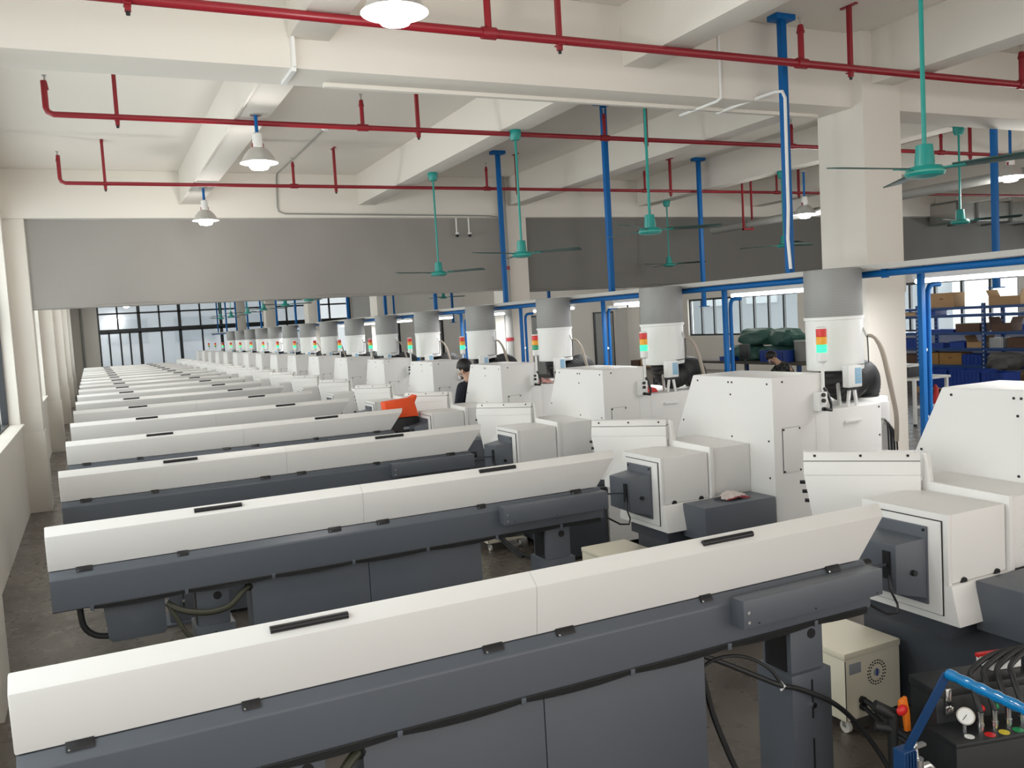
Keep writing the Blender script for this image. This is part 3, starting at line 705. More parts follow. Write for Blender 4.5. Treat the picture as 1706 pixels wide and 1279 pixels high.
# ------------------------------------------------------------------ pendant lamps
def pendant(x, y, ztop, zr, label, power):
    t = thing('pendant_lamp', label, 'lamp', (x, y, zr), 'metal pendant lamps')
    b = MB(); b.cyl((x, y, zr+.24), (x, y, ztop-.004), .016, BLUE, 10); b.lathe([(.05, ztop-.012), (.05, ztop)], (x, y, 0), STEEL, 16); b.build('stem', t)
    b = MB(); b.lathe([(.03, zr+.26), (.042, zr+.25), (.045, zr+.14), (.05, zr+.13)], (x, y, 0), WHITE2, 18)
    for s in (-1, 1): b.box(x+s*.046-.004, x+s*.046+.004, y-.01, y+.01, zr+.13, zr+.17, RED)
    b.build('socket', t)
    b = MB(); b.lathe([(.05, zr+.135), (.075, zr+.12), (.12, zr+.07), (.15, zr+.015), (.165, zr), (.16, zr+.001), (.145, zr+.016), (.115, zr+.068), (.07, zr+.115)], (x, y, 0), mat('spun_aluminium', (.72, .71, .69), .3, .6), 36, cap=False); b.build('shade', t)
    b = MB(); b.lathe([(.03, zr+.10), (.06, zr+.06), (.085, zr+.0), (.085, zr-.03), (.07, zr-.05), (.03, zr-.058), (.001, zr-.06)], (x, y, 0), BULB, 24); b.build('bulb', t)
    l = bpy.data.lights.new('lamp_light', 'POINT'); l.energy = power; l.shadow_soft_size = .12; l.color = (1, .97, .93)
    lo = bpy.data.objects.new('lamp_light', l); COL.objects.link(lo); lo.location = (x, y, zr-.20)
LP = 24
pendant(1.465, 4.15, 4.12, 3.72, 'metal pendant lamp at the top of the view, nearest the camera', LP)
pendant(1.465, 7.93, 4.12, 3.70, 'metal pendant lamp on blue stem, middle one on the left joist', LP)
pendant(1.465, 11.84, 4.12, 3.70, 'metal pendant lamp on blue stem in front of the left curtain', LP)
pendant(9.55, 9.78, 4.12, 3.50, 'small metal pendant lamp left of the big column', LP)
pendant(9.72, 6.72, 4.12, 3.52, 'metal pendant lamp at the right edge behind a blue pole', LP)
for k, y in enumerate((16.0, 19.6, 23.5, 27.0, 31, 35, 39)):
    pendant(1.465, y, 4.12, 3.70, 'metal pendant lamp beyond the curtain, %s one back' % (ORD[k] if k else 'first'), LP*1.3)
for k, y in enumerate((15.4, 18.5, 22.0, 26.0)):
    pendant(16.0, y, 4.58, 3.70, 'metal pendant lamp over the storage area, %s one back' % (ORD[k] if k else 'first'), LP)

# ------------------------------------------------------------------ conduits, drain pipes, duct
b = MB(); b.box(1.62, 6.2, 6.14, 6.19, 3.90, 3.93, PLASTER, .003); single(b, 'cable_trunking', 'white cable trunking under the near main beam', 'trunking')
b = MB(); b.box(1.34, 1.36, 5.82, 5.87, 3.93, 4.58, WHITE2); b.box(1.335, 1.365, 5.85, 6.2, 3.905, 3.93, WHITE2); b.box(1.31, 1.33, 6.3, 13.3, 4.11, 4.135, PLASTER); single(b, 'cable_trunking', 'thin white trunking along the left joist above the pendant lamps', 'trunking')
b = MB(); b.cyl((4.85, 5.86, 3.93), (4.85, 5.86, 4.5), .012, WHITE2, 8); b.tube([(4.85, 5.855, 3.93), (4.84, 5.9, 3.912), (4.8, 6.35, 3.90)], .012, WHITE2, 8); single(b, 'conduit', 'white conduit down the face of the near main beam', 'conduit')
b = MB(); b.tube([(5.08, 6.2, 3.90), (5.30, 5.72, 3.97), (5.325, 5.66, 3.96), (5.325, 5.63, 3.90), (5.322, 5.635, 3.0), (5.31, 5.64, 2.75), (5.33, 5.64, 2.50)], .014, WHITE2, 8); single(b, 'cable_hose', 'white cable hose strapped down the nearest blue pole', 'hose')
b = MB(); b.tube([(2.684, 10.33, 4.565), (2.70, 12.1, 4.565), (2.70, 13.30, 4.565), (2.69, 13.31, 4.5), (2.675, 13.31, 4.09), (2.69, 13.31, 4.02), (2.78, 13.31, 3.985), (6.1, 13.31, 3.95), (6.24, 13.31, 3.93), (6.29, 13.31, 3.85), (6.28, 13.31, 2.0), (6.28, 13.31, .8)], .011, PVC, 8); single(b, 'conduit', 'thin grey conduit crossing the ceiling and the far beam', 'conduit')
b = MB(); b.lathe([(.05, 4.58), (.055, 4.555), (.035, 4.53), (.001, 4.528)], (2.684, 10.25, 0), WHITE2, 18); single(b, 'smoke_detector', 'white smoke detector on the ceiling at the conduit end', 'detector')
t = thing('drain_pipe', 'grey drain pipe with red clamps down the middle column', 'pipe', (6.32, 13.25, 0))
b = MB(); b.cyl((6.32, 13.22, .0), (6.32, 13.22, 4.57), .055, PVC, 18); b.build('pipe', t)
for z in (3.08, 1.9):
    b = MB(); b.cyl((6.32, 13.22, z-.03), (6.32, 13.22, z+.03), .064, RED, 18); b.box(6.31, 6.33, 13.22, 13.36, z-.02, z+.02, RED); b.build('clamp', t)
t = thing('drain_pipe', 'large grey horizontal pipe in red brackets under the right ceiling', 'pipe', (9.8, 9.5, 3.5))
b = MB(); b.cyl((9.8, 5.0, 3.56), (9.8, 12.2, 3.54), .06, PVC, 18); b.build('pipe', t)
for y in (6.4, 8.45, 11.3):
    b = MB(); b.box(9.70, 9.72, y-.015, y+.015, 3.45, ZC, RED); b.box(9.88, 9.90, y-.015, y+.015, 3.45, ZC, RED); b.box(9.70, 9.90, y-.03, y+.03, 3.45, 3.475, RED); b.build('bracket', t)
t = thing('air_duct', 'galvanised rectangular air duct under the ceiling at the right', 'duct', (18.4, 13.1, 3.75))
b = MB(); b.box(16.6, 20.5, 12.7, 13.35, 3.75, 4.14, STEEL, .01); b.build('duct_run', t)
for x in (16.62, 17.2, 18.3, 19.4):
    b = MB(); b.box(x, x+.06, 12.66, 13.38, 3.71, 4.18, mat('duct_flange', (.2, .2, .19), .5, .4)); b.build('flange', t)
    b = MB(); b.cyl((x+.03, 12.7, 4.18), (x+.03, 12.7, ZC), .012, STEEL, 8); b.build('hanger_rod', t)
# camera brackets on the curtain
for k, x in enumerate((5.55, 5.77)):
    t = thing('security_camera', 'small white camera on a drop bracket by the left curtain, %s one' % ('left' if k == 0 else 'right'), 'camera', (x, 13.38, 3.63))
    b = MB(); b.cyl((x, 13.40, 3.66), (x, 13.40, 3.93), .012, WHITE2, 8); b.build('bracket', t)
    b = MB(); b.sphere((x, 13.38, 3.645), .03, BLACK, n=12); b.cyl((x, 13.38, 3.66), (x, 13.38, 3.69), .03, WHITE2, 12); b.build('camera_head', t)
# vertical pipes in the far left corner
for x, m, l, n in ((-.80, RED, 'thin red riser pipe in the far left corner', 'riser_pipe'), (-.25, PVC, 'thin grey riser pipe beside the far glazed front', 'riser_pipe')):
    b = MB(); b.cyl((x, 44.85, 0), (x, 44.85, 4.5), .05, m, 12); single(b, n, l, 'pipe')

# ------------------------------------------------------------------ floor cables by the nearest feeder
b = MB()
b.tube([(2.12, 2.90, .80), (2.16, 2.88, .72), (2.20, 2.85, .50), (2.30, 2.80, .22), (2.42, 2.72, .05), (2.6, 2.6, .014), (2.8, 2.5, .014)], .013, RUBBER, 8)
b.tube([(2.12, 2.90, .80), (2.25, 2.86, .74), (2.40, 2.80, .66), (2.48, 2.76, .62), (2.58, 2.765, .58), (2.74, 2.74, .49), (2.86, 2.72, .37), (2.94, 2.66, .22), (2.96, 2.58, .08), (2.94, 2.5, .012)], .011, RUBBER, 8)
b.tube([(2.13, 2.90, .70), (2.22, 2.86, .76), (2.33, 2.82, .76), (2.43, 2.78, .70), (2.48, 2.76, .62)], .007, RUBBER, 8)
b.tube([(2.48, 2.775, .635), (2.486, 2.75, .62), (2.478, 2.765, .60)], .006, WHITE2, 6)
b.tube([(2.12, 2.90, .72), (2.12, 2.885, .66), (2.13, 2.88, .62)], .012, WHITE2, 8)
single(b, 'cable_bundle', 'black cables drooping from the nearest bar feeder to the floor', 'cable')

# ------------------------------------------------------------------ black coolant pump unit and blue cart, lower right
UR = Matrix.Translation((2.80, 2.19, 0)) @ Matrix.Rotation(math.radians(-14), 4, 'Z')
t = thing('pump_unit', 'black high pressure pump box with gauge and hose fittings, lower right corner', 'pump', (2.8, 2.19, .16))
UNIT = mat('black_textured_steel', (.022, .024, .026), .42, noise=.2, nscale=30)
def ub(): return MB()
b = ub(); b.box(0, .66, 0, .16, .16, .52, UNIT, .006, UR); b.box(-.004, .664, -.006, .16, .505, .522, UNIT, .003, UR); b.build('lower_tank', t)
b = ub(); b.box(.04, .66, .16, .32, .16, .625, UNIT, .006, UR); up = b.build('upper_box', t)
b = ub(); b.box(.036, .664, .155, .325, .627, .66, UNIT, .004, UR); b.build('lid', t)
b = ub(); b.box(.075, .10, .148, .158, .585, .66, CHROME, .002, UR); b.box(.07, .105, .143, .158, .56, .59, CHROME, .003, UR); b.box(.08, .096, .14, .15, .60, .615, BLACK, 0, UR); b.build('latch', t)
def U(x, y, z): return tuple(UR @ Vector((x, y, z)))
GC = Vector(U(.10, .075, .582)); GN = Vector((-.62, -.62, .48)).normalized()
b = ub(); b.cyl(GC-GN*.02, GC+GN*.018, .033, CHROME, 28); b.cyl(GC+GN*.0175, GC+GN*.0185, .028, WHITE2, 28); b.cyl(U(.10, .08, .522), U(.10, .08, .57), .009, CHROME, 10); b.cyl(U(.085, .035, .522), U(.085, .035, .524), .018, WHITE2, 16)
g1 = b.build('pressure_gauge', t)
b = ub(); GS = GN.orthogonal().normalized(); b.cyl(GC+GN*.019-GS*.006, GC+GN*.019+GS*.019, .0012, BLACK, 6); spart(b, 'needle', g1, t)
for k, m in enumerate((REDP, YELP, GREENP, BLUE)):
    x = .155+k*.062
    b = ub(); b.tube([U(x, .06, .522), U(x, .06, .535), U(x, .06, .536), U(x, .06, .555), U(x, .06, .556), U(x, .06, .585), U(x, .06, .60)], [.011, .011, .014, .014, .011, .011, .013], CHROME, 14); b.build('hose_fitting', t)
    b = ub(); b.cyl(U(x+.012, .025, .522), U(x+.012, .025, .524), .02, m, 16); b.build('port_label', t)
for k, m in enumerate((REDP, GREENP)):
    x = .185+k*.062
    b = ub(); b.sphere(U(x, .09, .595), .014, m, n=12); b.cyl(U(x, .09, .522), U(x, .09, .585), .008, BLACK, 8); b.build('valve_knob', t)
for k in range(4):
    x = .155+k*.062
    b = ub(); b.tube([U(x, .06, .598), U(x, .08, .64), U(x+.02, .13, .685), U(x+.08, .2, .70), U(x+.25, .27, .72), U(x+.5, .33, .70)], .011, RUBBER, 8); b.build('hose', t)
b = ub()
for x in (.05, .61):
    for y in (.06, .30): b.box(x-.02, x+.02, y-.02, y+.02, .0, .16, BLACK, 0, UR)
b.build('foot', t)
t = thing('valve_block', 'white valve box with red rim standing on the black pump lid', 'box', U(.43, .29, .66))
b = ub(); b.box(.36, .50, .24, .33, .661, .695, WHITE2, .004, UR); b.box(.358, .502, .31, .334, .69, .705, REDP, .002, UR)
for x in (.41, .45): b.cyl(U(x, .27, .694), U(x, .27, .699), .012, BLACK, 12)
b.build('box_body', t)
# filter regulator hanging at the unit's left
t = thing('air_filter_unit', 'small metal air filter bowl with elbow, left of the black pump unit', 'filter', (2.60, 2.20, .27))
b = MB(); b.lathe([(.018, .27), (.034, .275), (.036, .30), (.036, .43), (.03, .445), (.02, .455)], (2.60, 2.20, 0), mat('dull_alloy', (.30, .31, .30), .35, .5), 20); b.build('filter_bowl', t)
b = MB(); b.cyl((2.60, 2.20, .45), (2.60, 2.20, .52), .024, CHROME, 14); b.cyl((2.60, 2.20, .52), (2.60, 2.21, .59), .01, CHROME, 8); b.box(2.57, 2.64, 2.19, 2.21, .56, .57, CHROME); b.build('filter_head', t)
b = MB(); b.tube([(2.61, 2.20, .48), (2.65, 2.20, .48), (2.672, 2.20, .465), (2.675, 2.20, .42), (2.675, 2.20, .30), (2.68, 2.22, .1), (2.75, 2.3, .02)], .018, CHROME, 12); b.build('elbow_hose', t)
b = MB(); b.cyl((2.60, 2.20, 0), (2.60, 2.20, .275), .012, BLACK, 8); b.cyl((2.60, 2.20, 0), (2.60, 2.20, .015), .05, BLACK, 16); b.build('stand', t)
# orange valve handle cluster behind strut
t = thing('ball_valve', 'orange and red valve handle on black hose fitting behind the blue strut', 'valve', (2.775, 2.46, 0))
b = MB(); b.cyl((2.775, 2.46, 0), (2.775, 2.46, .56), .020, RUBBER, 12); b.cyl((2.775, 2.46, .54), (2.72, 2.50, .575), .024, RUBBER, 12); b.cyl((2.775, 2.46, .48), (2.72, 2.50, .49), .02, RUBBER, 12); b.cyl((2.775, 2.46, 0), (2.775, 2.46, .02), .07, RUBBER, 16); b.build('fitting', t)
b = MB(); b.prism([(2.78, .55), (2.785, .605), (2.82, .615), (2.835, .55), (2.84, .47), (2.815, .47), (2.805, .54)], 'y', 2.425, 2.44, mat('orange_plastic', (.9, .22, .02), .4), .003); b.sphere((2.785, 2.42, .57), .024, REDP, (1.2, .6, .9), 12); b.build('handle', t)
# blue cart frame
t = thing('blue_cart', 'blue steel cart frame with foil wrapped handle, lower right corner', 'cart', (2.5, 1.85, 0))
b = MB(); b.box(2.445, 2.505, 2.12, 2.17, .10, .615, mat('cart_blue', (.012, .055, .165), .35), .004)
CB = MATS['cart_blue']
for k in range(4): b.box(2.452+k*.014, 2.457+k*.014, 2.113, 2.121, .12, .61, CB)
b.build('post', t)
b = MB(); b.box(2.40, 2.46, 1.58, 1.63, .10, .72, CB, .004); b.build('post', t)
def strut(p, q, w, th):
    b = MB(); p = Vector(p); q = Vector(q); d = (q-p).normalized(); s1 = Vector((.9, -.43, 0)).normalized()*w; n = d.cross(s1).normalized()*th
    b.hexa([p-s1-n, p+s1-n, p+s1+n, p-s1+n, q-s1-n, q+s1-n, q+s1+n, q-s1+n], CB, .002); return b
b = strut((2.475, 2.145, .59), (2.575, 2.04, .905), .017, .004); b.build('strut', t)
b = strut((2.43, 1.605, .70), (2.50, 1.50, .905), .017, .004); b.build('strut', t)
pth = [Vector((2.578, 2.04, .897)).lerp(Vector((2.505, 1.50, .897)), k/24) for k in range(25)]
b = MB(); b.tube(pth, [.0185+.002*math.sin(k*2.3) for k in range(25)], WIREBLUE, 14); b.build('handle', t)
b = MB(); b.box(2.40, 2.52, 1.55, 2.19, .08, .11, CB, .004); b.build('deck', t)
for y in (1.62, 2.12):
    b = MB(); b.cyl((2.44, y, .045), (2.48, y, .045), .045, BLACK, 16); b.box(2.435, 2.485, y-.02, y+.02, .05, .085, CHROME); b.build('wheel', t)

# rag on the second lathe's coolant box
def crumple(c, rx, ry, h, m, seed, name, label, cat, m2=None):
    random.seed(seed); b = MB(); tb = bmesh.new(); n = 14; V = {}
    ph = [random.uniform(0, 6) for _ in range(6)]
    for f in (0, 1):
        for i in range(n+1):
            for j in range(n+1):
                u, v = i/n*2-1, j/n*2-1; rr = max(0, 1-(u*u+v*v)*.55)
                z = h*rr*(.55+.3*math.sin(5*u+ph[0])+.3*math.sin(6*v+3*u+ph[1]))+.004
                k = 1+.12*math.sin(7*math.atan2(v, u)+ph[2])
                V[f, i, j] = tb.verts.new((c[0]+rx*u*k, c[1]+ry*v*k, c[2]+max(.002, z)+(.004 if f else 0)))
    for i in range(n):
        for j in range(n):
            tb.faces.new((V[1,i,j], V[1,i+1,j], V[1,i+1,j+1], V[1,i,j+1])); tb.faces.new((V[0,i,j+1], V[0,i+1,j+1], V[0,i+1,j], V[0,i,j]))
    for i in range(n):
        for a in (0, n):
            tb.faces.new((V[0,i,a], V[0,i+1,a], V[1,i+1,a], V[1,i,a])); tb.faces.new((V[0,a,i], V[1,a,i], V[1,a,i+1], V[0,a,i+1]))
    if m2 is None: b._add(tb, m)
    else:
        lim = c[1]-ry*.8; tb2 = tb.copy()
        bmesh.ops.delete(tb2, geom=[f for f in tb2.faces if f.calc_center_median().y >= lim], context='FACES'); bmesh.ops.delete(tb, geom=[f for f in tb.faces if f.calc_center_median().y < lim], context='FACES')
        b._add(tb, m); b._add(tb2, m2); bmesh.ops.remove_doubles(b.bm, verts=b.bm.verts, dist=1e-5)
    return single(b, name, label, cat)
d1 = D0+S
crumple((3.93, d1-.17, .886), .10, .075, .045, RAGM, 3, 'rag', 'crumpled white rag with red edge on the grey box of the second lathe', 'rag', mat('maroon_hem', (.25, .03, .04), .9))
d2 = D0+2*S
crumple((4.86, D0+3*S-.12, 1.436), .09, .07, .07, mat('pink_cloth', (.72, .38, .34), .85, noise=.3, nscale=30), 5, 'cloth', 'pink cloth lying on the fourth lathe beside its drum', 'cloth')
b = MB(); b.prism([(4.76, 1.437), (4.92, 1.437), (4.89, 1.475), (4.80, 1.50)], 'y', d2-.16, d2-.06, REDP, .006); single(b, 'red_pouch', 'small red pouch on the third lathe under the drum', 'pouch')

# orange cloth over a black bin behind the fourth feeder
d3 = D0+3*S
t = thing('black_bin', 'black bin standing behind the fourth bar feeder, draped in orange', 'bin', (3.2, 9.78, 0))
b = MB(); b.prism([(3.04, 0), (3.40, 0), (3.395, 1.16), (3.06, 1.16)], 'y', 9.70, 9.86, BLACK, .012); b.build('bin_body', t)
b = MB(); b.box(3.2, 3.28, 9.692, 9.70, 1.02, 1.05, LABEL); b.build('sticker', t)
b = MB(); b.hexa([(3.00, 9.67, 1.165), (3.39, 9.67, 1.165), (3.39, 9.865, 1.165), (3.00, 9.865, 1.165), (2.99, 9.69, 1.355), (3.34, 9.69, 1.38), (3.34, 9.86, 1.38), (2.99, 9.86, 1.355)], ORANGE, .012)
b.hexa([(3.29, 9.685, 1.36), (3.35, 9.685, 1.32), (3.35, 9.855, 1.32), (3.29, 9.855, 1.36), (3.38, 9.69, 1.41), (3.385, 9.69, 1.385), (3.385, 9.85, 1.385), (3.38, 9.85, 1.41)], ORANGE, .005)
single(b, 'orange_sack', 'bright orange cloth sack on top of the black bin', 'sack')

# ------------------------------------------------------------------ storage racks along the right wall
t = thing('storage_rack', 'blue steel storage rack of five shelf levels along the right windows', 'rack', (19.6, 13.6, 0))
UY = [17.75, 15.9, 14.05, 12.2, 10.35]
for y in UY:
    for x in (19.25, 19.95):
        b = MB(); b.box(x-.03, x+.03, y-.04, y+.04, 0, 1.98 if x < 19.5 else 1.98, RACKB, .003)
        for k in range(18): b.box(x-.032, x-.029, y-.012, y+.012, .12+k*.1, .15+k*.1, WHITE2)
        b.build('upright', t)
for z in (.45, .87, 1.26, 1.69, 1.88):
    for k in range(4):
        y1, y0 = UY[k]-.04, UY[k+1]+.04
        b = MB(); b.box(19.22, 19.98, y0, y1, z, z+.03, RACKB, .002); b.box(19.21, 19.25, y0, y1, z-.035, z+.028, RACKB, .002); b.box(19.95, 19.99, y0, y1, z-.035, z+.028, RACKB, .002); b.build('shelf', t)
def carton(y0, y1, z0, h, label, m=CARD, x0=19.3, x1=19.7, flaps=False, name='carton', cat='box'):
    t = thing(name, label, cat, ((x0+x1)/2, (y0+y1)/2, z0))
    b = MB()
    if flaps:
        w = .008
        b.box(x0, x1, y0, y1, z0, z0+w, m); b.box(x0, x0+w, y0, y1, z0+w, z0+h, m); b.box(x1-w, x1, y0, y1, z0+w, z0+h, m); b.box(x0+w, x1-w, y0, y0+w, z0+w, z0+h, m); b.box(x0+w, x1-w, y1-w, y1, z0+w, z0+h, m)
    else: b.box(x0, x1, y0, y1, z0, z0+h, m, .006)
    b.build('box_body', t)
    if flaps:
        b = MB(); b.hexa([(x0, y1-.02, z0+h), (x1, y1-.02, z0+h), (x1, y1-.01, z0+h), (x0, y1-.01, z0+h), (x0, y1+.06, z0+h+.16), (x1, y1+.06, z0+h+.16), (x1, y1+.07, z0+h+.16), (x0, y1+.07, z0+h+.16)], m); b.build('flap', t)
        b = MB(); b.hexa([(x0, y0+.01, z0+h), (x1, y0+.01, z0+h), (x1, y0+.02, z0+h), (x0, y0+.02, z0+h), (x0, y0-.06, z0+h+.15), (x1, y0-.06, z0+h+.15), (x1, y0-.05, z0+h+.15), (x0, y0-.05, z0+h+.15)], m); b.build('flap', t)
    else:
        b = MB(); b.box(x0-.002, x0+.004, (y0+y1)/2-.05, (y0+y1)/2+.05, z0+h*.55, z0+h*.62, CARDD); b.build('hand_hole', t)
def bin_(y0, y1, z0, h, label, x0=19.28, x1=19.7, m=BLUED, ribs=True, name='crate', cat='crate'):
    t = thing(name, label, cat, ((x0+x1)/2, (y0+y1)/2, z0))
    b = MB(); w = .012
    b.box(x0, x1, y0, y1, z0, z0+w, m)
    b.box(x0, x0+w, y0, y1, z0+w, z0+h, m); b.box(x1-w, x1, y0, y1, z0+w, z0+h, m); b.box(x0+w, x1-w, y0, y0+w, z0+w, z0+h, m); b.box(x0+w, x1-w, y1-w, y1, z0+w, z0+h, m)
    if ribs:
        n = max(2, int((y1-y0)/.09))
        for k in range(n+1): yy = y0+(y1-y0)*k/n; b.box(x0-.012, x0, yy-.006, yy+.006, z0+.02, z0+h-.02, m)
    b.build('crate_body', t)
    b = MB(); r = .014
    b.box(x0-r, x1+r, y0-r, y0+w, z0+h, z0+h+.016, m); b.box(x0-r, x1+r, y1-w, y1+r, z0+h, z0+h+.016, m); b.box(x0-r, x0+w, y0+w, y1-w, z0+h, z0+h+.016, m); b.box(x1-w, x1+r, y0+w, y1-w, z0+h, z0+h+.016, m); b.build('rim', t)
L5, L4, L3, L2, L1 = 1.911, 1.721, 1.291, .901, .481
carton(14.88, 15.58, L5, .36, 'brown closed carton standing on the rack top shelf')
carton(13.16, 13.95, L5, .2, 'brown open carton with raised flaps on the rack top shelf', flaps=True)
bin_(15.40, 15.82, L4, .10, 'small blue tray just under the rack top shelf', ribs=False)
carton(16.0, 16.8, L4, .10, 'flat tan box on the leftmost bay of the rack', m=mat('tan_board', (.62, .42, .25), .8))
carton(14.2, 14.85, L3, .2, 'flat dark brown box on the middle rack shelf', m=CARDD)
carton(13.4, 13.9, L3, .18, 'dark open box tilted on the middle rack shelf', m=CARDD, flaps=True)
bin_(14.9, 15.6, L3, .05, 'low blue tray on the middle rack shelf', ribs=False)
bin_(12.3, 13.1, L3, .14, 'blue crate at the right end of the middle rack shelf')
bin_(15.98, 16.6, L2, .22, 'blue crate behind the nearest blue post on the rack')
bin_(15.2, 15.6, L2, .10, 'left small blue tray on the second rack shelf', ribs=False)
bin_(14.6, 15.0, L2, .14, 'right small blue tray on the second rack shelf', ribs=False)
carton(14.15, 14.55, L2, .14, 'light carton with dark open top on the second rack shelf', flaps=True)
t = thing('wire_box', 'clear wire box on the second rack shelf', 'box', (19.5, 13.7, L2))
b = MB(); b.box(19.32, 19.62, 13.62, 13.97, L2, L2+.24, CLEAR, .01); b.build('box_body', t)
b = MB()
for k in range(6): b.box(19.312, 19.318, 13.65+k*.055, 13.66+k*.055, L2+.02, L2+.22, PVC)
b.build('wires', t)
carton(12.7, 13.5, L2, .24, 'wide brown box at the right of the second rack shelf', m=CARDD)
carton(15.36, 15.80, L1, .30, 'brown carton at left of the lowest rack shelf', m=mat('ochre_board', (.40, .22, .07), .85, noise=.2))
carton(14.70, 15.33, L1, .30, 'brown carton beside the blue crate on the lowest rack shelf', m=MATS['ochre_board'])
bin_(14.15, 14.66, L1, .25, 'blue crate on the lowest rack shelf')
carton(16.0, 16.6, L1, .24, 'dark box on the lowest rack shelf behind the blue post', m=CARDD)
# sacks by the rack
def sack(c, rx, ry, rz, label, m, seed, ang=0):
    random.seed(seed); b = MB(); tb = bmesh.new(); bmesh.ops.create_uvsphere(tb, u_segments=28, v_segments=16, radius=1)
    ph = [random.uniform(0, 6) for _ in range(8)]
    ca, sa = math.cos(ang), math.sin(ang)
    for v in tb.verts:
        x, y, z = v.co
        k = 1+.07*math.sin(5*x+ph[0])*math.cos(4*y+ph[1])+.06*math.sin(7*z+5*y+ph[2])+.03*math.sin(11*x+9*z+ph[3])
        sgn = lambda q, e: math.copysign(abs(q)**e, q)
        X, Y, Z = sgn(x, .75)*rx*k, sgn(y, .75)*ry*k, sgn(z, .8)*rz*k
        Z = max(Z, -rz*.78)
        v.co = (c[0]+X*ca-Y*sa, c[1]+X*sa+Y*ca, c[2]+rz*.78+Z)
    b._add(tb, m); t = single(b, 'sack', label, 'sack', None); return t
GB = mat('grey_sack', (.12, .12, .115), .6, noise=.3, nscale=8)
sack((18.7, 13.1, .45), .3, .4, .22, 'dark grey sack slumped on crates before the rack', GB, 11)
# crates in front of the rack on pallets
t = thing('pallet', 'wooden pallet under the blue crates before the rack', 'pallet', (17.7, 13.4, 0))
b = MB()
for k in range(7): b.box(17.25+k*.13, 17.35+k*.13, 12.2, 14.4, .10, .125, CARD)
for y in (12.3, 13.3, 14.3): b.box(17.25, 18.13, y-.05, y+.05, 0, .10, CARD)
b.build('boards', t)
bin_(13.56, 14.3, .126, .40, 'blue ribbed crate of small parts before the rack, left one', x0=17.3, x1=17.85)
bin_(12.75, 13.5, .126, .40, 'blue ribbed crate of small parts before the rack, middle one', x0=17.3, x1=17.85)
bin_(12.2, 12.70, .126, .36, 'blue ribbed crate before the rack, right one', x0=17.3, x1=17.85)
sack((18.75, 12.3, 0), .45, .5, .3, 'brown sack on the floor at the right end of the rack', mat('brown_sack', (.2, .12, .07), .8, noise=.3), 21)
# white table by the nearest post
t = thing('work_table', 'white work table with metal legs beyond the nearest blue post', 'table', (12.9, 11.2, 0))
b = MB(); b.box(12.6, 13.5, 10.5, 11.5, .78, .82, WHITE2, .004); b.build('tabletop', t)
for x in (12.65, 13.45):
    for y in (10.55, 11.45):
        b = MB(); b.box(x-.025, x+.025, y-.025, y+.025, .03, .78, WHITE2, .003); b.cyl((x, y, 0), (x, y, .035), .03, BLACK, 12); b.build('leg', t)
for y in (10.55, 11.45):
    b = MB(); b.box(12.675, 13.425, y-.02, y+.02, .3, .34, WHITE2); b.build('stretcher', t)
b = MB(); b.box(12.75, 13.2, 10.75, 11.25, .821, 1.0, mat('dark_case', (.03, .03, .035), .5), .02); b.box(12.74, 13.21, 10.74, 11.26, 1.0, 1.03, WHITE2, .006); single(b, 'case', 'dark case with white lid on the white work table', 'case')
b = MB(); b.tube([(13.62, 10.9, 0), (13.60, 10.9, .3), (13.63, 10.9, .55), (13.6, 10.9, .62)], [.04, .05, .04, .02], REDP, 12); single(b, 'red_bottle', 'tall red bottle on the floor beside the white work table', 'bottle')

# packing bench, bags, seated worker
t = thing('packing_bench', 'dark packing bench below the right windows, under green bags', 'bench', (15.2, 17.0, 0))
b = MB(); b.box(14.6, 15.9, 15.2, 19.2, .80, .86, mat('dark_board', (.10, .085, .07), .6), .006); b.build('bench_top', t)
for x in (14.7, 15.8):
    for y in (15.4, 17.2, 19.0):
        b = MB(); b.box(x-.04, x+.04, y-.04, y+.04, 0, .80, RACKB); b.build('leg', t)
sack((15.2, 17.7, .861), .38, .62, .23, 'green plastic bag lying at the bottom left of the bag pile', BAG, 31)
sack((15.3, 16.55, .861), .40, .66, .21, 'green plastic bag lying at the bottom right of the bag pile', BAG, 32)
sack((15.25, 17.35, 1.24), .34, .48, .24, 'green plastic bag on top of the pile, left one', BAG, 33, .3)
sack((15.3, 16.4, 1.22), .34, .52, .24, 'green plastic bag on top of the pile, right one', BAG, 34, -.2)
bin_(15.75, 16.6, .861, .26, 'blue crate on the packing bench behind the seated worker', x0=14.62, x1=14.88)
bin_(17.65, 18.1, .861, .10, 'small blue tray on the packing bench', x0=14.6, x1=14.85, ribs=False)
t = thing('bucket', 'grey bucket drum on the packing bench beside the mist collector', 'drum', (15.1, 15.6, .861))
b = MB(); b.lathe([(.22, .861), (.24, .87), (.25, 1.33), (.24, 1.35)], (15.1, 15.6, 0), PVC, 28); b.build('drum_body', t)
b = MB(); b.lathe([(.255, 1.33), (.26, 1.34), (.255, 1.36), (.001, 1.37)], (15.1, 15.6, 0), CLEAR, 28); b.build('drum_lid', t)
t = thing('monitor', 'black computer monitor on a stand before the green bags', 'monitor', (13.55, 15.9, .0))
b = MB(); b.box(13.50, 13.56, 15.72, 16.02, 1.02, 1.36, BLACK, .008); b.build('screen', t)
b = MB(); b.cyl((13.53, 15.87, .02), (13.53, 15.87, 1.05), .025, BLACK, 12); b.cyl((13.53, 15.87, 0), (13.53, 15.87, .03), .18, BLACK, 20); b.build('stand', t)
t = thing('inspection_table', 'dark inspection table left of the packing bench, with cardboard boxes', 'table', (13.0, 18.6, 0))
b = MB(); b.box(12.4, 13.5, 17.9, 19.3, .80, .85, MATS['dark_board'], .005); b.build('tabletop', t)
for x in (12.45, 13.45):
    for y in (17.95, 19.25):
        b = MB(); b.box(x-.03, x+.03, y-.03, y+.03, 0, .80, FRAME); b.build('leg', t)
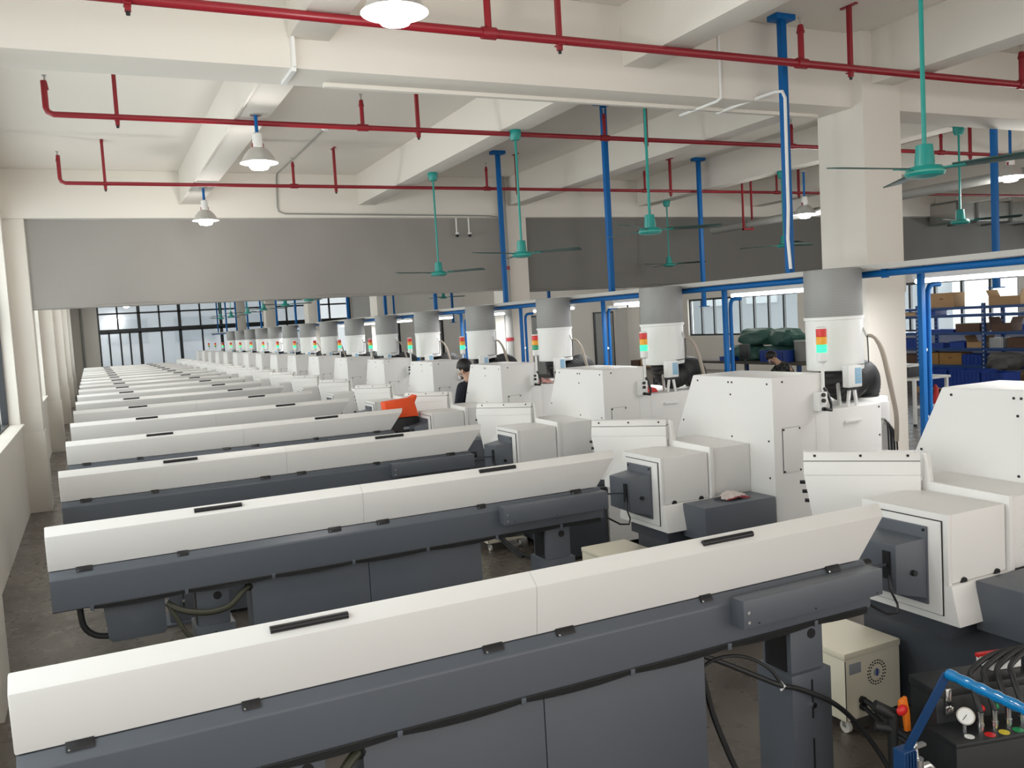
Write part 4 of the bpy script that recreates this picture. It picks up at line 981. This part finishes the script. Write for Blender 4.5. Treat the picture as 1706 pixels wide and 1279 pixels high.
carton(18.3, 18.75, .851, .30, 'tan carton on the dark inspection table', x0=12.6, x1=13.0, m=MATS['tan_board'])
carton(18.85, 19.2, .851, .16, 'low dark carton beside the tan one on the inspection table', x0=12.6, x1=13.0, m=CARDD)
# blue crate stack and cabinet row in the middle distance
for k in range(6):
    j = k % 2
    bin_(18.1+.0*j, 18.62, .001+.305*(k//2) if True else 0, .285, 'blue stacked crate right of the drums, %s stack, %s' % ('left' if j == 0 else 'right', ('bottom', 'middle', 'top')[k//2]), x0=11.02+j*.36, x1=11.34+j*.36)
t = thing('tool_table', 'dark assembly table with two upright tools beyond the third mist collector', 'table', (10.0, 18.3, 0))
b = MB(); b.box(9.6, 10.6, 17.8, 18.6, .84, .9, mat('dark_board2', (.04, .035, .03), .5), .005); b.build('tabletop', t)
for x in (9.65, 10.55):
    for y in (17.85, 18.55):
        b = MB(); b.box(x-.03, x+.03, y-.03, y+.03, 0, .84, FRAME); b.build('leg', t)
for k, x in enumerate((9.9, 10.2)):
    b = MB(); b.cyl((x, 18.2, .901), (x, 18.2, .93), .05, BLACK, 14); b.cyl((x, 18.2, .93), (x, 18.2, 1.28), .022, BLACK, 10); single(b, 'arbor_tool', 'black upright tool on the assembly table, %s one' % ('left' if k == 0 else 'right'), 'tool')
# small speakers and boxes on the big column
b = MB(); b.box(6.98, 7.12, 6.0, 6.12, 2.26, 2.44, mat('cream_box', (.6, .57, .5), .5), .006); b.box(7.0, 7.06, 5.992, 6.0, 2.29, 2.40, BLACK, .002); b.box(6.815, 7.0, 6.04, 6.08, 2.33, 2.37, MATS['cream_box']); single(b, 'socket_box', 'cream socket box bracketed beside the big column', 'box')
b = MB(); b.box(6.0, 6.14, 8.55, 8.68, 2.22, 2.36, MATS['cream_box'], .006); b.box(6.02, 6.08, 8.54, 8.551, 2.25, 2.33, BLACK, .004); b.box(5.62, 6.02, 8.59, 8.63, 2.28, 2.31, STEEL); b.box(5.38, 5.64, 8.59, 8.63, 2.28, 2.31, STEEL); single(b, 'socket_box', 'cream socket box on the rail right of the second drum', 'box')

# ------------------------------------------------------------------ people
def skin_obj(name, verts, edges, radii, m, root=0, parent=None, off=None, lev=2):
    me = bpy.data.meshes.new(name); o3 = Vector(off) if off is not None else Vector()
    me.from_pydata([Vector(v)-o3 for v in verts], edges, [])
    o = bpy.data.objects.new(name, me); COL.objects.link(o); me.materials.append(m)
    md = o.modifiers.new('skin', 'SKIN'); md.use_smooth_shade = True
    for i, r in enumerate(radii):
        sv = me.skin_vertices[0].data[i]
        sv.radius = (r, r) if not isinstance(r, tuple) else r
        sv.use_root = (i == root)
    s = o.modifiers.new('sub', 'SUBSURF'); s.levels = lev; s.render_levels = lev
    dg = bpy.context.evaluated_depsgraph_get(); dg.update()
    me2 = bpy.data.meshes.new_from_object(o.evaluated_get(dg)); o.modifiers.clear(); o.data = me2; me2.name = name
    me2.polygons.foreach_set('use_smooth', [True]*len(me2.polygons))
    if not me2.materials: me2.materials.append(m)
    if parent: o.parent = parent
    return o
def person(base, face, joints, label, top_m, hold=None):
    """joints: dict of local points (x right, y forward, z up) turned by 'face' about z"""
    R = Matrix.Translation(base) @ Matrix.Rotation(face, 4, 'Z')
    J = {k: Vector(v) for k, v in joints.items()}
    t = thing('person', label, 'person', base)
    names, V, Rd, E = {}, [], [], []
    def add(n, p, r, par=None):
        names[n] = len(V); V.append(R @ Vector(p)); Rd.append(r)
        if par: E.append((names[par], names[n]))
    add('pelvis', J['pelvis'], (.135, .105))
    add('waist', J['pelvis'].lerp(J['chest'], .45), (.125, .095), 'pelvis'); add('chest', J['chest'], (.15, .105), 'waist')
    add('neckb', J['neck'], .058, 'chest'); add('head0', J['neck'].lerp(J['head'], .45), .055, 'neckb')
    add('jaw', J['neck'].lerp(J['head'], .75), (.066, .078), 'head0'); add('skull', J['head'], (.078, .095), 'jaw'); add('crown', J['head']+(J['head']-J['neck']).normalized()*.07, (.055, .066), 'skull')
    for s in 'LR':
        add('sh'+s, J['sh'+s], .058, 'chest'); add('el'+s, J['el'+s], .042, 'sh'+s); add('wr'+s, J['wr'+s], .028, 'el'+s)
        d = (J['wr'+s]-J['el'+s]).normalized(); sx = 1 if s == 'R' else -1
        side = Vector((1, 0, 0)); side = (side-d*side.dot(d)).normalized() if abs(d.x) < .95 else Vector((0, 1, 0))
        add('palm'+s, J['wr'+s]+d*.065, (.034, .018), 'wr'+s)
        down = d.cross(side).normalized()
        for k, (o_, ln) in enumerate(((-.027, .062), (-.009, .075), (.009, .07), (.027, .055))):
            add('f%d%s' % (k, s), J['wr'+s]+d*(.075+ln*.5)+side*o_*1.2, .0085, 'palm'+s)
            add('g%d%s' % (k, s), J['wr'+s]+d*(.075+ln)+side*o_*1.3+down*(.018 if down.z < 0 else -.018), .0075, 'f%d%s' % (k, s))
        add('t0'+s, J['wr'+s]+d*.05-side*sx*.04, .010, 'palm'+s); add('t1'+s, J['wr'+s]+d*.085-side*sx*.055, .008, 't0'+s)
        add('hp'+s, J['hp'+s], .085, 'pelvis'); add('kn'+s, J['kn'+s], .058, 'hp'+s); add('an'+s, J['an'+s], .042, 'kn'+s)
        add('toe'+s, J['an'+s]+Vector((0, .15, -.045)), .035, 'an'+s)
    body = skin_obj('body', V, E, Rd, SKIN, 0, t, base)
    def cloth(nm, segs, m, extra):
        cv, cr, ce, ix = [], [], [], {}
        def g(n, rr=None):
            if n not in ix:
                ix[n] = len(cv); cv.append(V[names[n]]); r = Rd[names[n]]
                cr.append(tuple(q+extra for q in r) if isinstance(r, tuple) else r+extra)
            return ix[n]
        for a, c in segs: ce.append((g(a), g(c)))
        return skin_obj(nm, cv, ce, cr, m, 0, t, base)
    cloth('jacket', [('pelvis', 'waist'), ('waist', 'chest'), ('chest', 'neckb'), ('chest', 'shL'), ('shL', 'elL'), ('elL', 'wrL'), ('chest', 'shR'), ('shR', 'elR'), ('elR', 'wrR')], top_m, .014)
    cloth('trousers', [('pelvis', 'hpL'), ('hpL', 'knL'), ('knL', 'anL'), ('pelvis', 'hpR'), ('hpR', 'knR'), ('knR', 'anR')], TROUS, .016)
    hd = J['head']; up = (J['head']-J['neck']).normalized(); fw = Vector(joints.get('look', (0, 1, 0))).normalized(); fw = (fw-up*fw.dot(up)).normalized(); rt = fw.cross(up)
    def W(a, b_, c): return R @ (hd+rt*a+fw*b_+up*c)
    b = MB(); tb = bmesh.new(); bmesh.ops.create_uvsphere(tb, u_segments=24, v_segments=16, radius=1)
    for v in tb.verts:
        x, y, z = v.co; z2 = max(z, -.75 if y < -.1 else (.12 if y > .45 else -.25))
        v.co = W(x*.098, y*.112-.012, .03+z2*.115)
    b._add(tb, HAIR); b.build('hair', t)
    b = MB()
    b.sphere(W(0, .105, -.03), .017, SKIN, (.8, 1.1, 1.3), 12)
    for s in (-1, 1): b.sphere(W(s*.085, -.005, -.03), .026, SKIN, (.5, .8, 1.15), 12)
    b.build('nose_and_ears', t)
    b = MB()
    for s in (-1, 1): b.sphere(W(s*.032, .087, .0), .012, WHITE2, n=10); b.sphere(W(s*.032, .096, .0), .006, BLACK, n=8)
    b.build('eyes', t)
    b = MB(); b.sphere(W(0, .088, -.07), .02, mat('lips', (.45, .16, .14), .5), (1.1, .4, .35), 10); b.build('mouth', t)
    for s in 'LR':
        b = MB(); a = R @ J['an'+s]
        f = (R.to_3x3() @ Vector((0, 1, 0)))
        for k in range(1): pass
        M2 = Matrix.Translation((a.x, a.y, a.z-.09)) @ Matrix.Rotation(face, 4, 'Z')
        b.prism([(-.045, -.08), (.045, -.08), (.052, .1), (.03, .2), (-.03, .2), (-.052, .1)], 'z', 0, .075, BLACK, .02, M2); b.build('shoe', t)
    return t
# standing operator between the third and fourth lathes
stand = dict(pelvis=(0, 0, .95), chest=(0, .02, 1.27), neck=(0, .02, 1.47), head=(0, .07, 1.60), look=(0, 1, -.25), shL=(-.19, .02, 1.40), shR=(.19, .02, 1.40),
             elL=(-.25, .06, 1.12), elR=(.25, .06, 1.12), wrL=(-.17, .28, 1.05), wrR=(.17, .28, 1.05), hpL=(-.1, 0, .90), hpR=(.1, 0, .90), knL=(-.11, .03, .48), knR=(.11, .02, .48), anL=(-.12, -.02, .09), anR=(.12, -.02, .09))
person((4.52, 10.78, 0), math.radians(38), stand, 'person in dark jacket standing behind the fourth lathe, head bowed', NAVY)
sit = dict(pelvis=(0, 0, .58), chest=(0, .22, .92), neck=(0, .36, 1.08), head=(0, .47, 1.18), look=(0, .7, -.7), shL=(-.19, .26, 1.03), shR=(.19, .26, 1.03),
           elL=(-.26, .44, .82), elR=(.26, .44, .82), wrL=(-.14, .66, .84), wrR=(.14, .66, .84), hpL=(-.1, .02, .56), hpR=(.1, .02, .56), knL=(-.13, .44, .54), knR=(.13, .44, .54), anL=(-.13, .40, .09), anR=(.13, .40, .09))
person((12.62, 13.3, 0), math.radians(62), sit, 'person in dark plaid shirt sitting bent over work, before the green bags', PLAID)
t = thing('stool', 'round stool under the person in plaid shirt', 'stool', (12.62, 13.3, 0))
b = MB(); b.lathe([(.16, .42), (.17, .43), (.17, .455), (.15, .465)], (12.62, 13.3, 0), BLUED, 24); b.build('seat', t)
for k in range(4):
    a = PI/4+k*PI/2; b = MB(); b.cyl((12.62+.12*math.cos(a), 13.3+.12*math.sin(a), .42), (12.62+.19*math.cos(a), 13.3+.19*math.sin(a), 0), .014, FRAME, 10); b.build('leg', t)

# ------------------------------------------------------------------ light
w = bpy.data.worlds.new('World'); SC.world = w; w.use_nodes = True
bg = w.node_tree.nodes['Background']; bg.inputs[0].default_value = (1.0, .955, .905, 1); bg.inputs[1].default_value = 1.5
def area(loc, rot, sx_, sy_, p, col=(1, 1, 1)):
    l = bpy.data.lights.new('daylight', 'AREA'); l.shape = 'RECTANGLE'; l.size = sx_; l.size_y = sy_; l.energy = p; l.color = col
    o = bpy.data.objects.new('daylight', l); COL.objects.link(o); o.location = loc; o.rotation_euler = rot; return o
for (y0, y1) in bays: area((XL-.6, (y0+y1)/2, 2.6), (0, -PI/2, 0), 3.0, y1-y0, 85, (1, .97, .94))
for (y0, y1) in rb: area((XR+.7, (y0+y1)/2, 2.0), (0, PI/2, 0), 2.0, y1-y0, 170, (1, .97, .94))
for y in lights_y[::2]+[28, 33, 38]:
    l = bpy.data.lights.new('batten_glow', 'AREA'); l.shape = 'RECTANGLE'; l.size = .05; l.size_y = 2.4; l.energy = 26
    o = bpy.data.objects.new('batten_glow', l); COL.objects.link(o); o.location = (5.9, y, 2.30)

# ------------------------------------------------------------------ camera
cam = bpy.data.cameras.new('Camera'); co = bpy.data.objects.new('Camera', cam); COL.objects.link(co)
yaw, pit, rol, f = 0.4448799, -0.07133712, -0.05852895, 1462.58
cam.sensor_fit = 'HORIZONTAL'; cam.sensor_width = 36; cam.lens = f/1706*36; cam.clip_start = .05; cam.clip_end = 300
fwd = Vector((math.sin(yaw)*math.cos(pit), math.cos(yaw)*math.cos(pit), math.sin(pit)))
right = Vector((math.cos(yaw), -math.sin(yaw), 0)); upv = right.cross(fwd)
r2 = right*math.cos(rol)+upv*math.sin(rol); u2 = -right*math.sin(rol)+upv*math.cos(rol)
M = Matrix(((r2.x, u2.x, -fwd.x, 0), (r2.y, u2.y, -fwd.y, 0), (r2.z, u2.z, -fwd.z, 2.2), (0, 0, 0, 1)))
co.matrix_world = M
SC.camera = co
SC.view_settings.view_transform = 'Standard'; SC.view_settings.look = 'None'; SC.view_settings.gamma = 1; SC.view_settings.use_curve_mapping = False
SC.view_settings.exposure = .55
for o in bpy.data.objects:
    if '_base' in o: del o['_base']
